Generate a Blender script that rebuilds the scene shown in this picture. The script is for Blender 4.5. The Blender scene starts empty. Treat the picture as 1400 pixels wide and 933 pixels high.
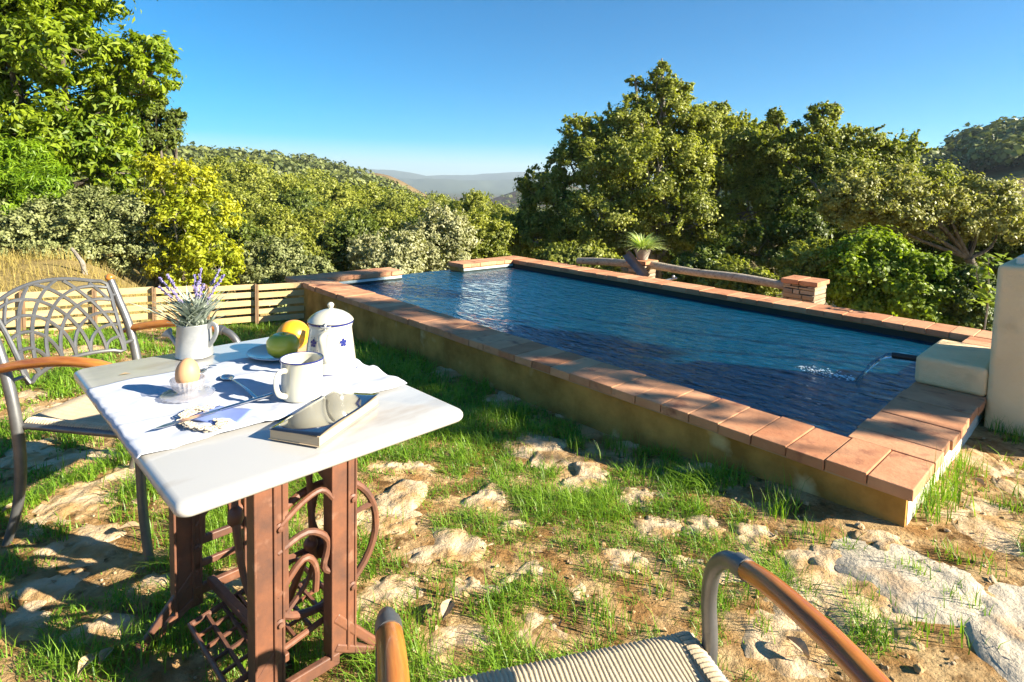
import bpy, math, random
import numpy as np
from mathutils import Vector, Matrix
random.seed(7); RNG = np.random.default_rng(11)
scene = bpy.context.scene
col = scene.collection
R = math.radians

# ------------------------------------------------------------------ camera
CAM_H = 1.2; F_PX = 798.8; PITCH = .077; ROLL = .025; CY = 311.2
cp, sp, cr, sr = math.cos(PITCH), math.sin(PITCH), math.cos(ROLL), math.sin(ROLL)
FWD = np.array([0, cp, -sp]); UP0 = np.array([0, sp, cp]); RT0 = np.array([1., 0, 0])
RT = cr*RT0 + sr*UP0; UPV = -sr*RT0 + cr*UP0
cam = bpy.data.objects.new('camera', bpy.data.cameras.new('camera')); col.objects.link(cam)
M = Matrix(((RT[0], UPV[0], -FWD[0], 0), (RT[1], UPV[1], -FWD[1], 0), (RT[2], UPV[2], -FWD[2], CAM_H), (0, 0, 0, 1)))
cam.matrix_world = M
cam.data.sensor_width = 36; cam.data.lens = F_PX*36/1400; cam.data.shift_y = -(466.5-CY)/1400
cam.data.clip_start = .05; cam.data.clip_end = 20000
scene.camera = cam
# ------------------------------------------------------------------ sky, sun, exposure
SUN_AZ, SUN_EL = R(-17), R(25)
w = bpy.data.worlds.new('World'); scene.world = w; w.use_nodes = True
nt = w.node_tree; bg = nt.nodes['Background']
sky = nt.nodes.new('ShaderNodeTexSky'); sky.sky_type = 'NISHITA'; sky.sun_disc = False
sky.sun_elevation = SUN_EL; sky.sun_rotation = math.pi/2 - SUN_AZ
sky.altitude = 1500; sky.air_density = 1.0; sky.dust_density = .6; sky.ozone_density = 4.5
hs = nt.nodes.new('ShaderNodeHueSaturation'); hs.inputs['Saturation'].default_value = 2.0; hs.inputs['Hue'].default_value = .493
nt.links.new(sky.outputs[0], hs.inputs['Color']); nt.links.new(hs.outputs[0], bg.inputs['Color'])
bg.inputs['Strength'].default_value = .05
sun = bpy.data.objects.new('sun', bpy.data.lights.new('sun', 'SUN')); col.objects.link(sun)
sun.data.energy = 5.0; sun.data.angle = R(.5); sun.data.color = (1, .915, .745)
sd = Vector((math.cos(SUN_EL)*math.cos(SUN_AZ), math.cos(SUN_EL)*math.sin(SUN_AZ), math.sin(SUN_EL)))
sun.rotation_euler = sd.to_track_quat('Z', 'Y').to_euler()
vs = scene.view_settings
vs.view_transform = 'Standard'; vs.look = 'None'; vs.gamma = 1; vs.use_curve_mapping = False
vs.exposure = 1.85
scene.cycles.max_bounces = 8; scene.cycles.transparent_max_bounces = 8
scene.cycles.diffuse_bounces = 2; scene.cycles.glossy_bounces = 4; scene.cycles.transmission_bounces = 6
scene.cycles.caustics_reflective = False; scene.cycles.caustics_refractive = False

# ------------------------------------------------------------------ helpers
def ray(x, y): return FWD + RT*(x-700)/F_PX - UPV*(y-CY)/F_PX
def at(x, y, z=0.):
    d = ray(x, y); t = (z-CAM_H)/d[2]; return np.array([0, 0, CAM_H]) + t*d
def atd(x, y, Y):
    d = ray(x, y); t = Y/d[1]; return np.array([0, 0, CAM_H]) + t*d
def sm(x, a, b):
    t = np.clip((x-a)/(b-a), 0, 1); return t*t*(3-2*t)
_perm = RNG.random((256, 256))
def vnoise(x, y):
    xi = np.floor(x).astype(int); yi = np.floor(y).astype(int); fx = x-xi; fy = y-yi
    fx = fx*fx*(3-2*fx); fy = fy*fy*(3-2*fy)
    g = lambda a, b: _perm[a % 256, b % 256]
    return (g(xi, yi)*(1-fx)+g(xi+1, yi)*fx)*(1-fy)+(g(xi, yi+1)*(1-fx)+g(xi+1, yi+1)*fx)*fy
def fbm(x, y, o=4):
    s = 0; a = .5
    for i in range(o): s = s+a*(vnoise(x*2**i+17*i, y*2**i+31*i)-.5); a *= .5
    return s

def tag(o, label=None, cat=None, group=None, kind=None):
    if label: o['label'] = label
    if cat: o['category'] = cat
    if group: o['group'] = group
    if kind: o['kind'] = kind
    return o
def empty(name, loc=(0, 0, 0), rz=0.):
    o = bpy.data.objects.new(name, None); o.empty_display_size = .1; col.objects.link(o)
    o.location = loc; o.rotation_euler = (0, 0, rz); return o
def link(name, me, mat, parent=None, loc=None, rz=None):
    o = bpy.data.objects.new(name, me); col.objects.link(o)
    if mat is not None and not me.materials: me.materials.append(mat)
    if parent is not None: o.parent = parent
    if loc is not None: o.location = loc
    if rz is not None: o.rotation_euler = (0, 0, rz)
    return o
def copy_tree(o, parent=None):
    c = o.copy(); col.objects.link(c); c.parent = parent
    for ch in [x for x in col.objects if x.parent == o]: copy_tree(ch, c)
    return c

class MB:
    def __init__(s): s.v = []; s.f = []; s.n = 0; s.r = []
    def add(s, V, Fc, rnd=None):
        V = [tuple(map(float, p)) for p in V]; s.v += V
        s.f += [tuple(i+s.n for i in f) for f in Fc]; s.n += len(V)
        rnd = random.random() if rnd is None else rnd
        s.r += [rnd]*len(Fc); return s
    def box(s, x0, x1, y0, y1, z0, z1, M=None, rnd=None):
        V = [(x, y, z) for z in (z0, z1) for y in (y0, y1) for x in (x0, x1)]
        if M is not None: V = [M @ Vector(p) for p in V]
        return s.add(V, [(0, 2, 3, 1), (4, 5, 7, 6), (0, 1, 5, 4), (2, 6, 7, 3), (0, 4, 6, 2), (1, 3, 7, 5)], rnd)
    def bar(s, a, b, w, h, up=(0, 0, 1), rnd=None):
        a = Vector(a); b = Vector(b); d = b-a; L = d.length; d.normalize()
        u = Vector(up); sx = d.cross(u)
        if sx.length < 1e-4: sx = d.cross(Vector((1, 0, 0)))
        sx.normalize(); u = sx.cross(d)
        Mx = Matrix(((d.x, sx.x, u.x, a.x), (d.y, sx.y, u.y, a.y), (d.z, sx.z, u.z, a.z), (0, 0, 0, 1)))
        return s.box(0, L, -w/2, w/2, -h/2, h/2, Mx, rnd)
    def tube(s, pts, r, n=10, sub=4, cap=True, flat=1., rnd=None, closed=False):
        P = [Vector(p) for p in pts]; rr = r if hasattr(r, '__len__') else [r]*len(P)
        if sub > 1 and len(P) > 2:
            Q = []; RR = []
            m = len(P)
            rng = range(m) if closed else range(m-1)
            for i in rng:
                if closed: p0, p1, p2, p3 = P[(i-1) % m], P[i], P[(i+1) % m], P[(i+2) % m]
                else: p0, p1, p2, p3 = P[max(i-1, 0)], P[i], P[i+1], P[min(i+2, m-1)]
                for k in range(sub):
                    t = k/sub
                    Q.append(.5*((2*p1)+(-p0+p2)*t+(2*p0-5*p1+4*p2-p3)*t*t+(-p0+3*p1-3*p2+p3)*t**3))
                    RR.append(rr[i]*(1-t)+rr[(i+1) % m]*t)
            if not closed: Q.append(P[-1]); RR.append(rr[-1])
            P, rr = Q, RR
        m = len(P); T = []
        for i in range(m):
            if closed: d = P[(i+1) % m]-P[i-1]
            else: d = P[min(i+1, m-1)]-P[max(i-1, 0)]
            T.append(d.normalized() if d.length > 1e-9 else Vector((0, 0, 1)))
        u = T[0].orthogonal().normalized()
        if abs(T[0].z) < .95: u = (Vector((0, 0, 1))-T[0]*T[0].z).normalized()
        V = []
        for i in range(m):
            u = (u-T[i]*u.dot(T[i])).normalized(); b = T[i].cross(u)
            for k in range(n):
                a = 2*math.pi*k/n; V.append(P[i]+u*math.cos(a)*rr[i]*flat+b*math.sin(a)*rr[i])
        Fc = []
        for i in range(m if closed else m-1):
            j = (i+1) % m
            for k in range(n): Fc.append((i*n+k, i*n+(k+1) % n, j*n+(k+1) % n, j*n+k))
        if cap and not closed: Fc += [tuple(reversed(range(n))), tuple((m-1)*n+k for k in range(n))]
        return s.add(V, Fc, rnd)
    def lathe(s, prof, n=32, c=(0, 0, 0), M=None, rib=0., nr=0, rnd=None):
        V = []; Fc = []
        for (r, z) in prof:
            for k in range(n):
                a = 2*math.pi*k/n; q = r*(1+rib*math.cos(nr*a)) if rib else r
                p = Vector((q*math.cos(a), q*math.sin(a), z))
                if M is not None: p = M @ p
                V.append((p[0]+c[0], p[1]+c[1], p[2]+c[2]))
        m = len(prof)
        for i in range(m-1):
            for k in range(n): Fc.append((i*n+k, i*n+(k+1) % n, (i+1)*n+(k+1) % n, (i+1)*n+k))
        if prof[0][0] > 1e-4: Fc.append(tuple(reversed(range(n))))
        if prof[-1][0] > 1e-4: Fc.append(tuple((m-1)*n+k for k in range(n)))
        return s.add(V, Fc, rnd)
    def ball(s, c, r, n=12, sq=(1, 1, 1), rnd=None):
        prof = [(max(1e-5, math.sin(math.pi*i/n))*r, -math.cos(math.pi*i/n)*r) for i in range(n+1)]
        V = []; k2 = n*2; Fc = []
        for (q, z) in prof:
            for k in range(k2):
                a = 2*math.pi*k/k2; V.append((c[0]+q*math.cos(a)*sq[0], c[1]+q*math.sin(a)*sq[1], c[2]+z*sq[2]))
        for i in range(n):
            for k in range(k2): Fc.append((i*k2+k, i*k2+(k+1) % k2, (i+1)*k2+(k+1) % k2, (i+1)*k2+k))
        return s.add(V, Fc, rnd)
    def build(s, name, mat, parent=None, loc=None, rz=None, smooth=True, bevel=0., seg=2, sharp=40, wob=0.):
        me = bpy.data.meshes.new(name); V = s.v
        if wob: V = [(p[0]+random.uniform(-wob, wob), p[1]+random.uniform(-wob, wob), p[2]+random.uniform(-wob, wob)) for p in V]
        me.from_pydata(V, [], s.f); me.update()
        at_ = me.attributes.new('rnd', 'FLOAT', 'FACE'); at_.data.foreach_set('value', s.r)
        o = link(name, me, mat, parent, loc, rz)
        if bevel:
            m = o.modifiers.new('bevel', 'BEVEL'); m.width = bevel; m.segments = seg; m.limit_method = 'ANGLE'; m.angle_limit = R(35)
            m.harden_normals = False
        if smooth:
            me.polygons.foreach_set('use_smooth', [True]*len(me.polygons))
            try: me.set_sharp_from_angle(angle=R(sharp))
            except Exception: pass
        return o

def np_mesh(name, V, Fq, rnd=None, smooth=False):
    me = bpy.data.meshes.new(name); k = Fq.shape[1]
    me.vertices.add(len(V)); me.vertices.foreach_set('co', np.ascontiguousarray(V, dtype=np.float32).ravel())
    me.loops.add(Fq.size); me.loops.foreach_set('vertex_index', np.ascontiguousarray(Fq, dtype=np.int32).ravel())
    me.polygons.add(len(Fq)); me.polygons.foreach_set('loop_start', np.arange(0, Fq.size, k, dtype=np.int32))
    me.polygons.foreach_set('loop_total', np.full(len(Fq), k, dtype=np.int32))
    if smooth: me.polygons.foreach_set('use_smooth', np.ones(len(Fq), dtype=bool))
    me.update(calc_edges=True)
    if rnd is not None:
        a = me.attributes.new('rnd', 'FLOAT', 'FACE'); a.data.foreach_set('value', np.ascontiguousarray(rnd, dtype=np.float32))
    return me

# ------------------------------------------------------------------ materials
def mat(name, base=(.5, .5, .5), rough=.6, metal=0., spec=.5, base2=None, scale=8., detail=6., ramp=(.35, .65),
        bump=0., bscale=40., bdist=.01, coat=0., attr=None, trans=0., tcol=None, stretch=None, third=None, thr=(.55, .7), tscale=2.):
    m = bpy.data.materials.new(name); m.use_nodes = True; t = m.node_tree; N = t.nodes; L = t.links
    b = N['Principled BSDF']; b.inputs['Base Color'].default_value = (*base, 1); b.inputs['Roughness'].default_value = rough
    b.inputs['Metallic'].default_value = metal; b.inputs['Specular IOR Level'].default_value = spec
    b.inputs['Coat Weight'].default_value = coat; b.inputs['Coat Roughness'].default_value = .05
    co = N.new('ShaderNodeTexCoord'); vec = co.outputs['Object']
    if stretch:
        mp = N.new('ShaderNodeMapping'); mp.inputs['Scale'].default_value = stretch; L.new(vec, mp.inputs['Vector']); vec = mp.outputs[0]
    csock = None
    if base2 is not None:
        ns = N.new('ShaderNodeTexNoise'); ns.inputs['Scale'].default_value = scale; ns.inputs['Detail'].default_value = detail; ns.inputs['Roughness'].default_value = .6
        L.new(vec, ns.inputs['Vector'])
        mr = N.new('ShaderNodeMapRange'); mr.inputs[1].default_value = ramp[0]; mr.inputs[2].default_value = ramp[1]; L.new(ns.outputs[0], mr.inputs[0])
        mx = N.new('ShaderNodeMix'); mx.data_type = 'RGBA'; mx.inputs[6].default_value = (*base, 1); mx.inputs[7].default_value = (*base2, 1)
        fac = mr.outputs[0]
        if attr is not None:
            an = N.new('ShaderNodeAttribute'); an.attribute_name = 'rnd'
            mm = N.new('ShaderNodeMix'); mm.data_type = 'FLOAT'; mm.inputs[0].default_value = attr
            L.new(fac, mm.inputs[2]); L.new(an.outputs['Fac'], mm.inputs[3]); fac = mm.outputs[0]
        L.new(fac, mx.inputs[0]); csock = mx.outputs[2]
        if third is not None:
            n3 = N.new('ShaderNodeTexNoise'); n3.inputs['Scale'].default_value = tscale; n3.inputs['Detail'].default_value = 5; L.new(vec, n3.inputs['Vector'])
            m3 = N.new('ShaderNodeMapRange'); m3.inputs[1].default_value = thr[0]; m3.inputs[2].default_value = thr[1]; L.new(n3.outputs[0], m3.inputs[0])
            x3 = N.new('ShaderNodeMix'); x3.data_type = 'RGBA'; x3.inputs[7].default_value = (*third, 1)
            L.new(csock, x3.inputs[6]); L.new(m3.outputs[0], x3.inputs[0]); csock = x3.outputs[2]
        L.new(csock, b.inputs['Base Color'])
    if bump:
        bn = N.new('ShaderNodeTexNoise'); bn.inputs['Scale'].default_value = bscale; bn.inputs['Detail'].default_value = 8; bn.inputs['Roughness'].default_value = .65
        L.new(vec, bn.inputs['Vector'])
        bp = N.new('ShaderNodeBump'); bp.inputs['Strength'].default_value = bump; bp.inputs['Distance'].default_value = bdist
        L.new(bn.outputs[0], bp.inputs['Height']); L.new(bp.outputs[0], b.inputs['Normal'])
    if trans:
        tr = N.new('ShaderNodeBsdfTranslucent'); tr.inputs['Color'].default_value = (*(tcol or base), 1)
        if csock is not None:
            g = N.new('ShaderNodeMix'); g.data_type = 'RGBA'; g.blend_type = 'MULTIPLY'; g.inputs[0].default_value = 1
            L.new(csock, g.inputs[6]); g.inputs[7].default_value = (*(tcol or (1.6, 1.6, .6)), 1); g.clamp_result = False; L.new(g.outputs[2], tr.inputs['Color'])
        ms = N.new('ShaderNodeMixShader'); ms.inputs[0].default_value = trans
        L.new(b.outputs[0], ms.inputs[1]); L.new(tr.outputs[0], ms.inputs[2]); L.new(ms.outputs[0], N['Material Output'].inputs['Surface'])
    return m
def leafmat(name, a, b, tr=.3, rough=.5, spec=.4, tcol=(1.5, 1.6, .5)):
    return mat(name, a, rough, spec=spec, base2=b, scale=1.3, attr=.7, trans=tr, tcol=tcol)
def glass(name, colr=(1, 1, 1), rough=.02, ior=1.5):
    m = bpy.data.materials.new(name); m.use_nodes = True; b = m.node_tree.nodes['Principled BSDF']
    b.inputs['Base Color'].default_value = (*colr, 1); b.inputs['Transmission Weight'].default_value = 1
    b.inputs['Roughness'].default_value = rough; b.inputs['IOR'].default_value = ior; return m

m_soil = mat('soil', (.32, .17, .06), .95, base2=(.58, .39, .19), scale=9, ramp=(.4, .62), bump=1., bscale=30, bdist=.04, spec=.1, third=(.16, .085, .03), thr=(.56, .66), tscale=13)
m_stone = mat('flagstone', (.62, .46, .29), .9, base2=(.46, .28, .12), scale=8, ramp=(.42, .6), bump=1., bscale=16, bdist=.03, spec=.15, third=(.24, .14, .06), thr=(.6, .72), tscale=11)
m_slab = mat('slab', (.56, .47, .35), .85, base2=(.44, .38, .29), scale=4, ramp=(.4, .7), bump=1., bscale=9, bdist=.03, spec=.15, third=(.45, .28, .14), thr=(.55, .7), tscale=5)
m_grass = leafmat('grass', (.04, .14, .008), (.27, .42, .03), .32, .45, tcol=(1.5, 1.5, .5))
m_plaster = mat('plaster', (.54, .29, .075), .9, base2=(.28, .145, .035), scale=5, bump=.5, bscale=20, bdist=.01, spec=.1, third=(.62, .45, .22), thr=(.62, .75), tscale=4.5)
m_white = mat('white_plaster', (.82, .78, .68), .9, base2=(.72, .66, .54), scale=2.5, bump=.35, bscale=14, bdist=.02, spec=.1, third=(.50, .42, .30), thr=(.68, .8), tscale=3)
m_tile = mat('terracotta', (.40, .16, .075), .8, base2=(.62, .33, .18), scale=7, attr=.6, bump=.5, bscale=50, bdist=.006, spec=.2, third=(.25, .10, .06), thr=(.58, .72), tscale=9)
m_mortar = mat('mortar', (.42, .27, .17), .95)
m_liner = mat('liner', (.03, .13, .14), .8, base2=(.05, .18, .17), scale=5)
m_frame = mat('aluminium', (.19, .19, .19), .42, .65, base2=(.14, .14, .14), scale=20, bump=.12, bscale=300, bdist=.001)
m_varn = mat('varnished_wood', (.30, .085, .015), .32, base2=(.55, .21, .035), scale=6, stretch=(1.2, 9, 9), coat=.4, bump=.15, bscale=30, bdist=.002)
m_cord = mat('paper_cord', (.60, .48, .32), .85, base2=(.50, .39, .25), scale=60, attr=.5, bump=.6, bscale=260, bdist=.002, spec=.2)
m_iron = mat('painted_iron', (.20, .078, .040), .5, base2=(.105, .05, .034), scale=14, bump=.25, bscale=80, bdist=.002, third=(.27, .14, .09), thr=(.6, .78), tscale=25)
m_marble = mat('marble', (.47, .455, .43), .22, base2=(.38, .375, .365), scale=3, ramp=(.48, .62), stretch=(1, 2.6, 1), coat=.2, third=(.34, .29, .23), thr=(.58, .75), tscale=4)
m_cloth = mat('linen', (.50, .52, .59), .95, base2=(.46, .48, .55), scale=30, bump=.25, bscale=500, bdist=.001, spec=.1)
m_enamel = mat('enamel', (.58, .55, .44), .12, coat=.5, base2=(.54, .51, .40), scale=8, third=(.06, .05, .05), thr=(.775, .79), tscale=55)
m_blue = mat('blue_enamel', (.015, .025, .16), .2, coat=.3)
m_zinc = mat('zinc', (.36, .37, .37), .42, .45, base2=(.48, .48, .47), scale=18, ramp=(.4, .6), bump=.1, bscale=60, bdist=.002)
m_steel = mat('steel', (.6, .6, .6), .18, 1.)
m_lav = mat('lavender_leaf', (.27, .33, .25), .8, base2=(.42, .46, .38), scale=30, attr=.5, trans=.15, tcol=(1, 1, .8))
m_lavf = mat('lavender_flower', (.14, .11, .30), .8, base2=(.28, .25, .42), scale=60, attr=.6)
m_orange = mat('orange_peel', (.85, .33, .01), .35, base2=(.90, .42, .02), scale=6, bump=.3, bscale=180, bdist=.001, coat=.2)
m_green = mat('green_skin', (.36, .40, .012), .3, base2=(.50, .48, .04), scale=9, coat=.3, bump=.05, bscale=60, bdist=.001)
m_egg = mat('eggshell', (.52, .27, .13), .5, base2=(.56, .31, .16), scale=20, spec=.3)
m_glass = bpy.data.materials.new('pressed_glass'); m_glass.use_nodes = True
_t = m_glass.node_tree; _t.nodes.remove(_t.nodes['Principled BSDF'])
_a = _t.nodes.new('ShaderNodeBsdfTransparent'); _b = _t.nodes.new('ShaderNodeBsdfGlossy'); _c = _t.nodes.new('ShaderNodeBsdfDiffuse'); _f = _t.nodes.new('ShaderNodeLayerWeight'); _m1 = _t.nodes.new('ShaderNodeMixShader'); _m2 = _t.nodes.new('ShaderNodeMixShader')
_a.inputs[0].default_value = (.93, .92, .93, 1); _b.inputs['Roughness'].default_value = .08; _c.inputs[0].default_value = (.85, .82, .84, 1); _f.inputs['Blend'].default_value = .2
_m1.inputs[0].default_value = .22; _t.links.new(_a.outputs[0], _m1.inputs[1]); _t.links.new(_c.outputs[0], _m1.inputs[2])
_t.links.new(_f.outputs['Facing'], _m2.inputs[0]); _t.links.new(_m1.outputs[0], _m2.inputs[1]); _t.links.new(_b.outputs[0], _m2.inputs[2]); _t.links.new(_m2.outputs[0], _t.nodes['Material Output'].inputs['Surface'])
m_paper = mat('pages', (.52, .40, .26), .9, base2=(.44, .33, .21), scale=4, stretch=(1, 1, 400))
m_cover = mat('book_cover', (.012, .014, .02), .04, coat=1., spec=.8)
m_crochet = mat('crochet', (.66, .56, .43), .95, base2=(.55, .45, .33), scale=90, bump=.8, bscale=300, bdist=.003)
m_flat_blue = mat('flat_blue', (.16, .22, .50), .95, base2=(.20, .27, .55), scale=20, bump=.2, bscale=400, bdist=.001)
m_slat = mat('pallet_wood', (.50, .32, .13), .85, base2=(.64, .45, .23), scale=5, stretch=(1.5, 10, 10), attr=.5, bump=.3, bscale=30, bdist=.004, third=(.22, .13, .06), thr=(.62, .78), tscale=2)
m_post = mat('dark_post', (.16, .09, .045), .9, base2=(.24, .15, .08), scale=9)
m_log = mat('weathered_log', (.33, .26, .18), .9, base2=(.52, .43, .32), scale=6, stretch=(1, 8, 8), bump=.7, bscale=20, bdist=.01, third=(.12, .08, .05), thr=(.6, .72), tscale=3)
m_bark = mat('bark', (.10, .075, .05), .95, base2=(.20, .17, .13), scale=6, stretch=(3, 3, .7), bump=1., bscale=12, bdist=.04)
m_bark2 = mat('pale_bark', (.36, .32, .26), .95, base2=(.18, .15, .11), scale=6, bump=1., bscale=12, bdist=.03)
m_mason = mat('rubble_stone', (.20, .14, .08), .9, base2=(.42, .33, .22), scale=6, attr=.7, bump=1., bscale=25, bdist=.01)
m_slate = mat('slate', (.06, .07, .08), .35, base2=(.12, .13, .14), scale=8)
m_pipe = mat('pipe', (.035, .035, .033), .4, .3)
m_warm_shade = mat('warm_shade_plaster', (.94, .72, .43), .9, base2=(.88, .62, .34), scale=2.2, bump=.8, bscale=7, bdist=.03, spec=.1, third=(.52, .38, .22), thr=(.56, .78), tscale=3.4)  # whitewash, with the warm glow of its shaded faces put into the colour
m_pot = mat('grey_pot', (.24, .21, .17), .9, base2=(.40, .35, .28), scale=10, bump=.4)
m_spider = leafmat('spider_leaf', (.30, .42, .08), (.62, .66, .34), .3)
m_foam = mat('foam', (.85, .90, .92), .4)
m_dleaf = mat('dead_leaf', (.44, .33, .21), .85, base2=(.30, .19, .09), scale=30, attr=.4)
m_dry = leafmat('dry_grass', (.28, .24, .06), (.50, .38, .13), .3, .8, .1, (1.3, 1.1, .6))
L_chest = leafmat('chestnut_leaves', (.035, .10, .006), (.36, .43, .02), .36)
L_fern = leafmat('feathery_leaves', (.07, .16, .005), (.30, .42, .015), .36)
L_olive = leafmat('olive_leaves', (.09, .12, .03), (.40, .41, .17), .22)
L_yel = leafmat('yellow_leaves', (.22, .30, .015), (.56, .54, .03), .42, tcol=(1.3, 1.2, .4))
L_oak = leafmat('oak_leaves', (.055, .085, .010), (.42, .43, .075), .33)
L_oak2 = leafmat('bright_oak_leaves', (.075, .11, .012), (.46, .46, .085), .34)
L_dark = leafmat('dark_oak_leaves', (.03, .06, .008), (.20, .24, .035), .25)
L_pale = leafmat('pale_leaves', (.26, .27, .12), (.45, .43, .24), .25)
L_brown = leafmat('brownish_leaves', (.20, .21, .05), (.42, .40, .13), .3)
L_far = leafmat('hill_leaves', (.04, .06, .014), (.24, .26, .065), .12)
L_vine = leafmat('vine_leaves', (.06, .12, .006), (.36, .44, .03), .36)

# ------------------------------------------------------------------ terrain
YA = 2.3221; e1 = np.array([math.cos(YA), math.sin(YA)]); e2 = np.array([-e1[1], e1[0]])
PN = np.array([1.378, 1.898]); PL, PW, CZ, CW = 5.349, 3.158, .2, .30
FLc = PN+PL*e1
def pool_st(x, y):
    dx = x-PN[0]; dy = y-PN[1]; return dx*e1[0]+dy*e1[1], -(dx*e2[0]+dy*e2[1])
def yard(x, y):
    s, t = pool_st(x, y)
    g = .05*sm(x, .5, 1.5)-.06*sm(s, .3, 1.5)*sm(t, -1.6, -.4)-.12*sm(y, 3.6, 5.4)
    return g + .02*fbm(x*1.1, y*1.1, 3)
def outside(x, y):
    d1 = (x+2.06)*-.495+(y-5.65)*.869-.1
    d2 = (x-FLc[0])*e1[0]+(y-FLc[1])*e1[1]+.25
    d3 = (x-2.86)*.73+(y-5.7)*.683-.35
    return d1, np.maximum(d2, d3), d3
def terrain(x, y):
    r = np.hypot(x, y); az = np.arctan2(x, np.maximum(y, 1e-3)); az = np.where(y < 0, np.sign(x)*1.6, az)
    d1, d2, d3 = outside(x, y)
    left = 1-sm(az, R(-38), R(-18))                       # gentle bank on the left
    right = sm(az, R(20), R(45))
    dd = np.maximum(d2, 0)*1.; dd = np.where(d1 > 0, np.maximum(dd, d1), dd)
    dd = np.maximum(dd, 0)
    drop = (1-left)*(1-right)*11*(1-np.exp(-dd/16)) + right*3.2*(1-np.exp(-dd/9)) + left*1.6*(1-np.exp(-np.maximum(d1-3.2, 0)/9))
    bank = left*.22*sm(d1, .2, 2.5)
    a = np.degrees(az)
    # skyline elevation of the near hills (degrees above eye level) by azimuth
    el = np.interp(a, [-60, -41, -30, -24, -20, -16, -12, -7, -3, 3, 10, 20, 30, 36, 41, 50, 65],
                      [2.6, 2.6, 2.0, 2.1, 1.75, 1.0, -.3, -2.2, -3.2, -2.8, -1.0, 1.2, 2.9, 4.0, 5.2, 6.0, 6.0])
    Rr = np.interp(a, [-60, -20, 0, 20, 60], [190, 210, 260, 150, 140])
    hill = (np.tan(np.radians(el))*Rr+1.2-5.4)
    base = yard(x, y)-drop+bank
    k = sm(r, 35, 1.0*Rr)
    h = base*(1-k)+hill*k + sm(r, 30, 90)*3.0*fbm(x/28, y/28, 4)
    back = sm(r, Rr*1.05, Rr*2.2); h = h*(1-back)+(-30)*back
    # reddish ridge behind the left hill, low knoll in the gap, far range
    g1 = np.exp(-((a+13.5)/6.0)**2)*np.exp(-((r-420)/110)**2)*27
    g2 = np.exp(-((a-4)/6.5)**2)*np.exp(-((r-620)/130)**2)*31
    rng = np.exp(-((r-3300)/650)**2)*(30+46+16*np.sin(a*.33+.6)+34*fbm(a*.35+40, r*.0015, 4))
    rng2 = np.exp(-((r-2300)/300)**2)*(40+60*fbm(a*.3+90, r*.003, 4))
    h = h+g1+g2+np.maximum(rng, 0)+np.maximum(rng2, 0)*.75
    return h
def gz(x, y): return float(terrain(np.array([x]), np.array([y]))[0])

def land_mat():
    m = mat('land', (.20, .15, .06), .95, base2=(.34, .25, .10), scale=.5, bump=.6, bscale=3, bdist=.1, spec=.05)
    t = m.node_tree; N = t.nodes; L = t.links; b = N['Principled BSDF']; src = b.inputs['Base Color'].links[0].from_socket
    g = N.new('ShaderNodeNewGeometry'); ln = N.new('ShaderNodeVectorMath'); ln.operation = 'LENGTH'; L.new(g.outputs['Position'], ln.inputs[0])
    mr = N.new('ShaderNodeMapRange'); mr.inputs[1].default_value = 260; mr.inputs[2].default_value = 420; L.new(ln.outputs['Value'], mr.inputs[0])
    ns = N.new('ShaderNodeTexNoise'); ns.inputs['Scale'].default_value = .02; ns.inputs['Detail'].default_value = 8; L.new(g.outputs['Position'], ns.inputs['Vector'])
    r2 = N.new('ShaderNodeMapRange'); r2.inputs[1].default_value = .42; r2.inputs[2].default_value = .6; L.new(ns.outputs[0], r2.inputs[0])
    c2 = N.new('ShaderNodeMix'); c2.data_type = 'RGBA'; c2.inputs[6].default_value = (.13, .075, .045, 1); c2.inputs[7].default_value = (.07, .075, .035, 1); L.new(r2.outputs[0], c2.inputs[0])
    mr3 = N.new('ShaderNodeMapRange'); mr3.inputs[1].default_value = 900; mr3.inputs[2].default_value = 1600; L.new(ln.outputs['Value'], mr3.inputs[0])
    c3 = N.new('ShaderNodeMix'); c3.data_type = 'RGBA'; c3.inputs[7].default_value = (.085, .10, .06, 1); L.new(c2.outputs[2], c3.inputs[6]); L.new(mr3.outputs[0], c3.inputs[0])
    c1 = N.new('ShaderNodeMix'); c1.data_type = 'RGBA'; L.new(src, c1.inputs[6]); L.new(c3.outputs[2], c1.inputs[7]); L.new(mr.outputs[0], c1.inputs[0])
    L.new(c1.outputs[2], b.inputs['Base Color']); return m

def build_land():
    na = 720; rad = np.concatenate([np.linspace(0.5, 14, 46), np.geomspace(14.6, 5200, 190)])
    az = np.linspace(0, 2*math.pi, na, endpoint=False)
    RR, AA = np.meshgrid(rad, az, indexing='ij'); X = RR*np.sin(AA); Y = RR*np.cos(AA)
    Z = terrain(X, Y)
    d1, d2, d3 = outside(X, Y)
    inside = (RR < 9) & (d1 < .5) & (d2 < .4); Z = np.where(inside, Z-.12, Z)
    s, t = pool_st(X, Y); Z = np.where((s > -.3) & (s < PL+.3) & (t > -.3) & (t < PW+.3), Z-1.6, Z)
    V = np.stack([X, Y, Z], -1).reshape(-1, 3); V = np.vstack([V, [[0, 0, -.15]]])
    i = np.arange(len(rad)-1)[:, None]*na; j = np.arange(na)[None]; jn = (j+1) % na
    Q = np.stack([i+j, i+na+j, i+na+jn, i+jn], -1).reshape(-1, 4)
    c = len(V)-1
    me = np_mesh('terrain', V, Q[:, ::-1], smooth=True)
    o = link('terrain', me, land_mat()); tag(o, kind='structure')
build_land()

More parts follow.
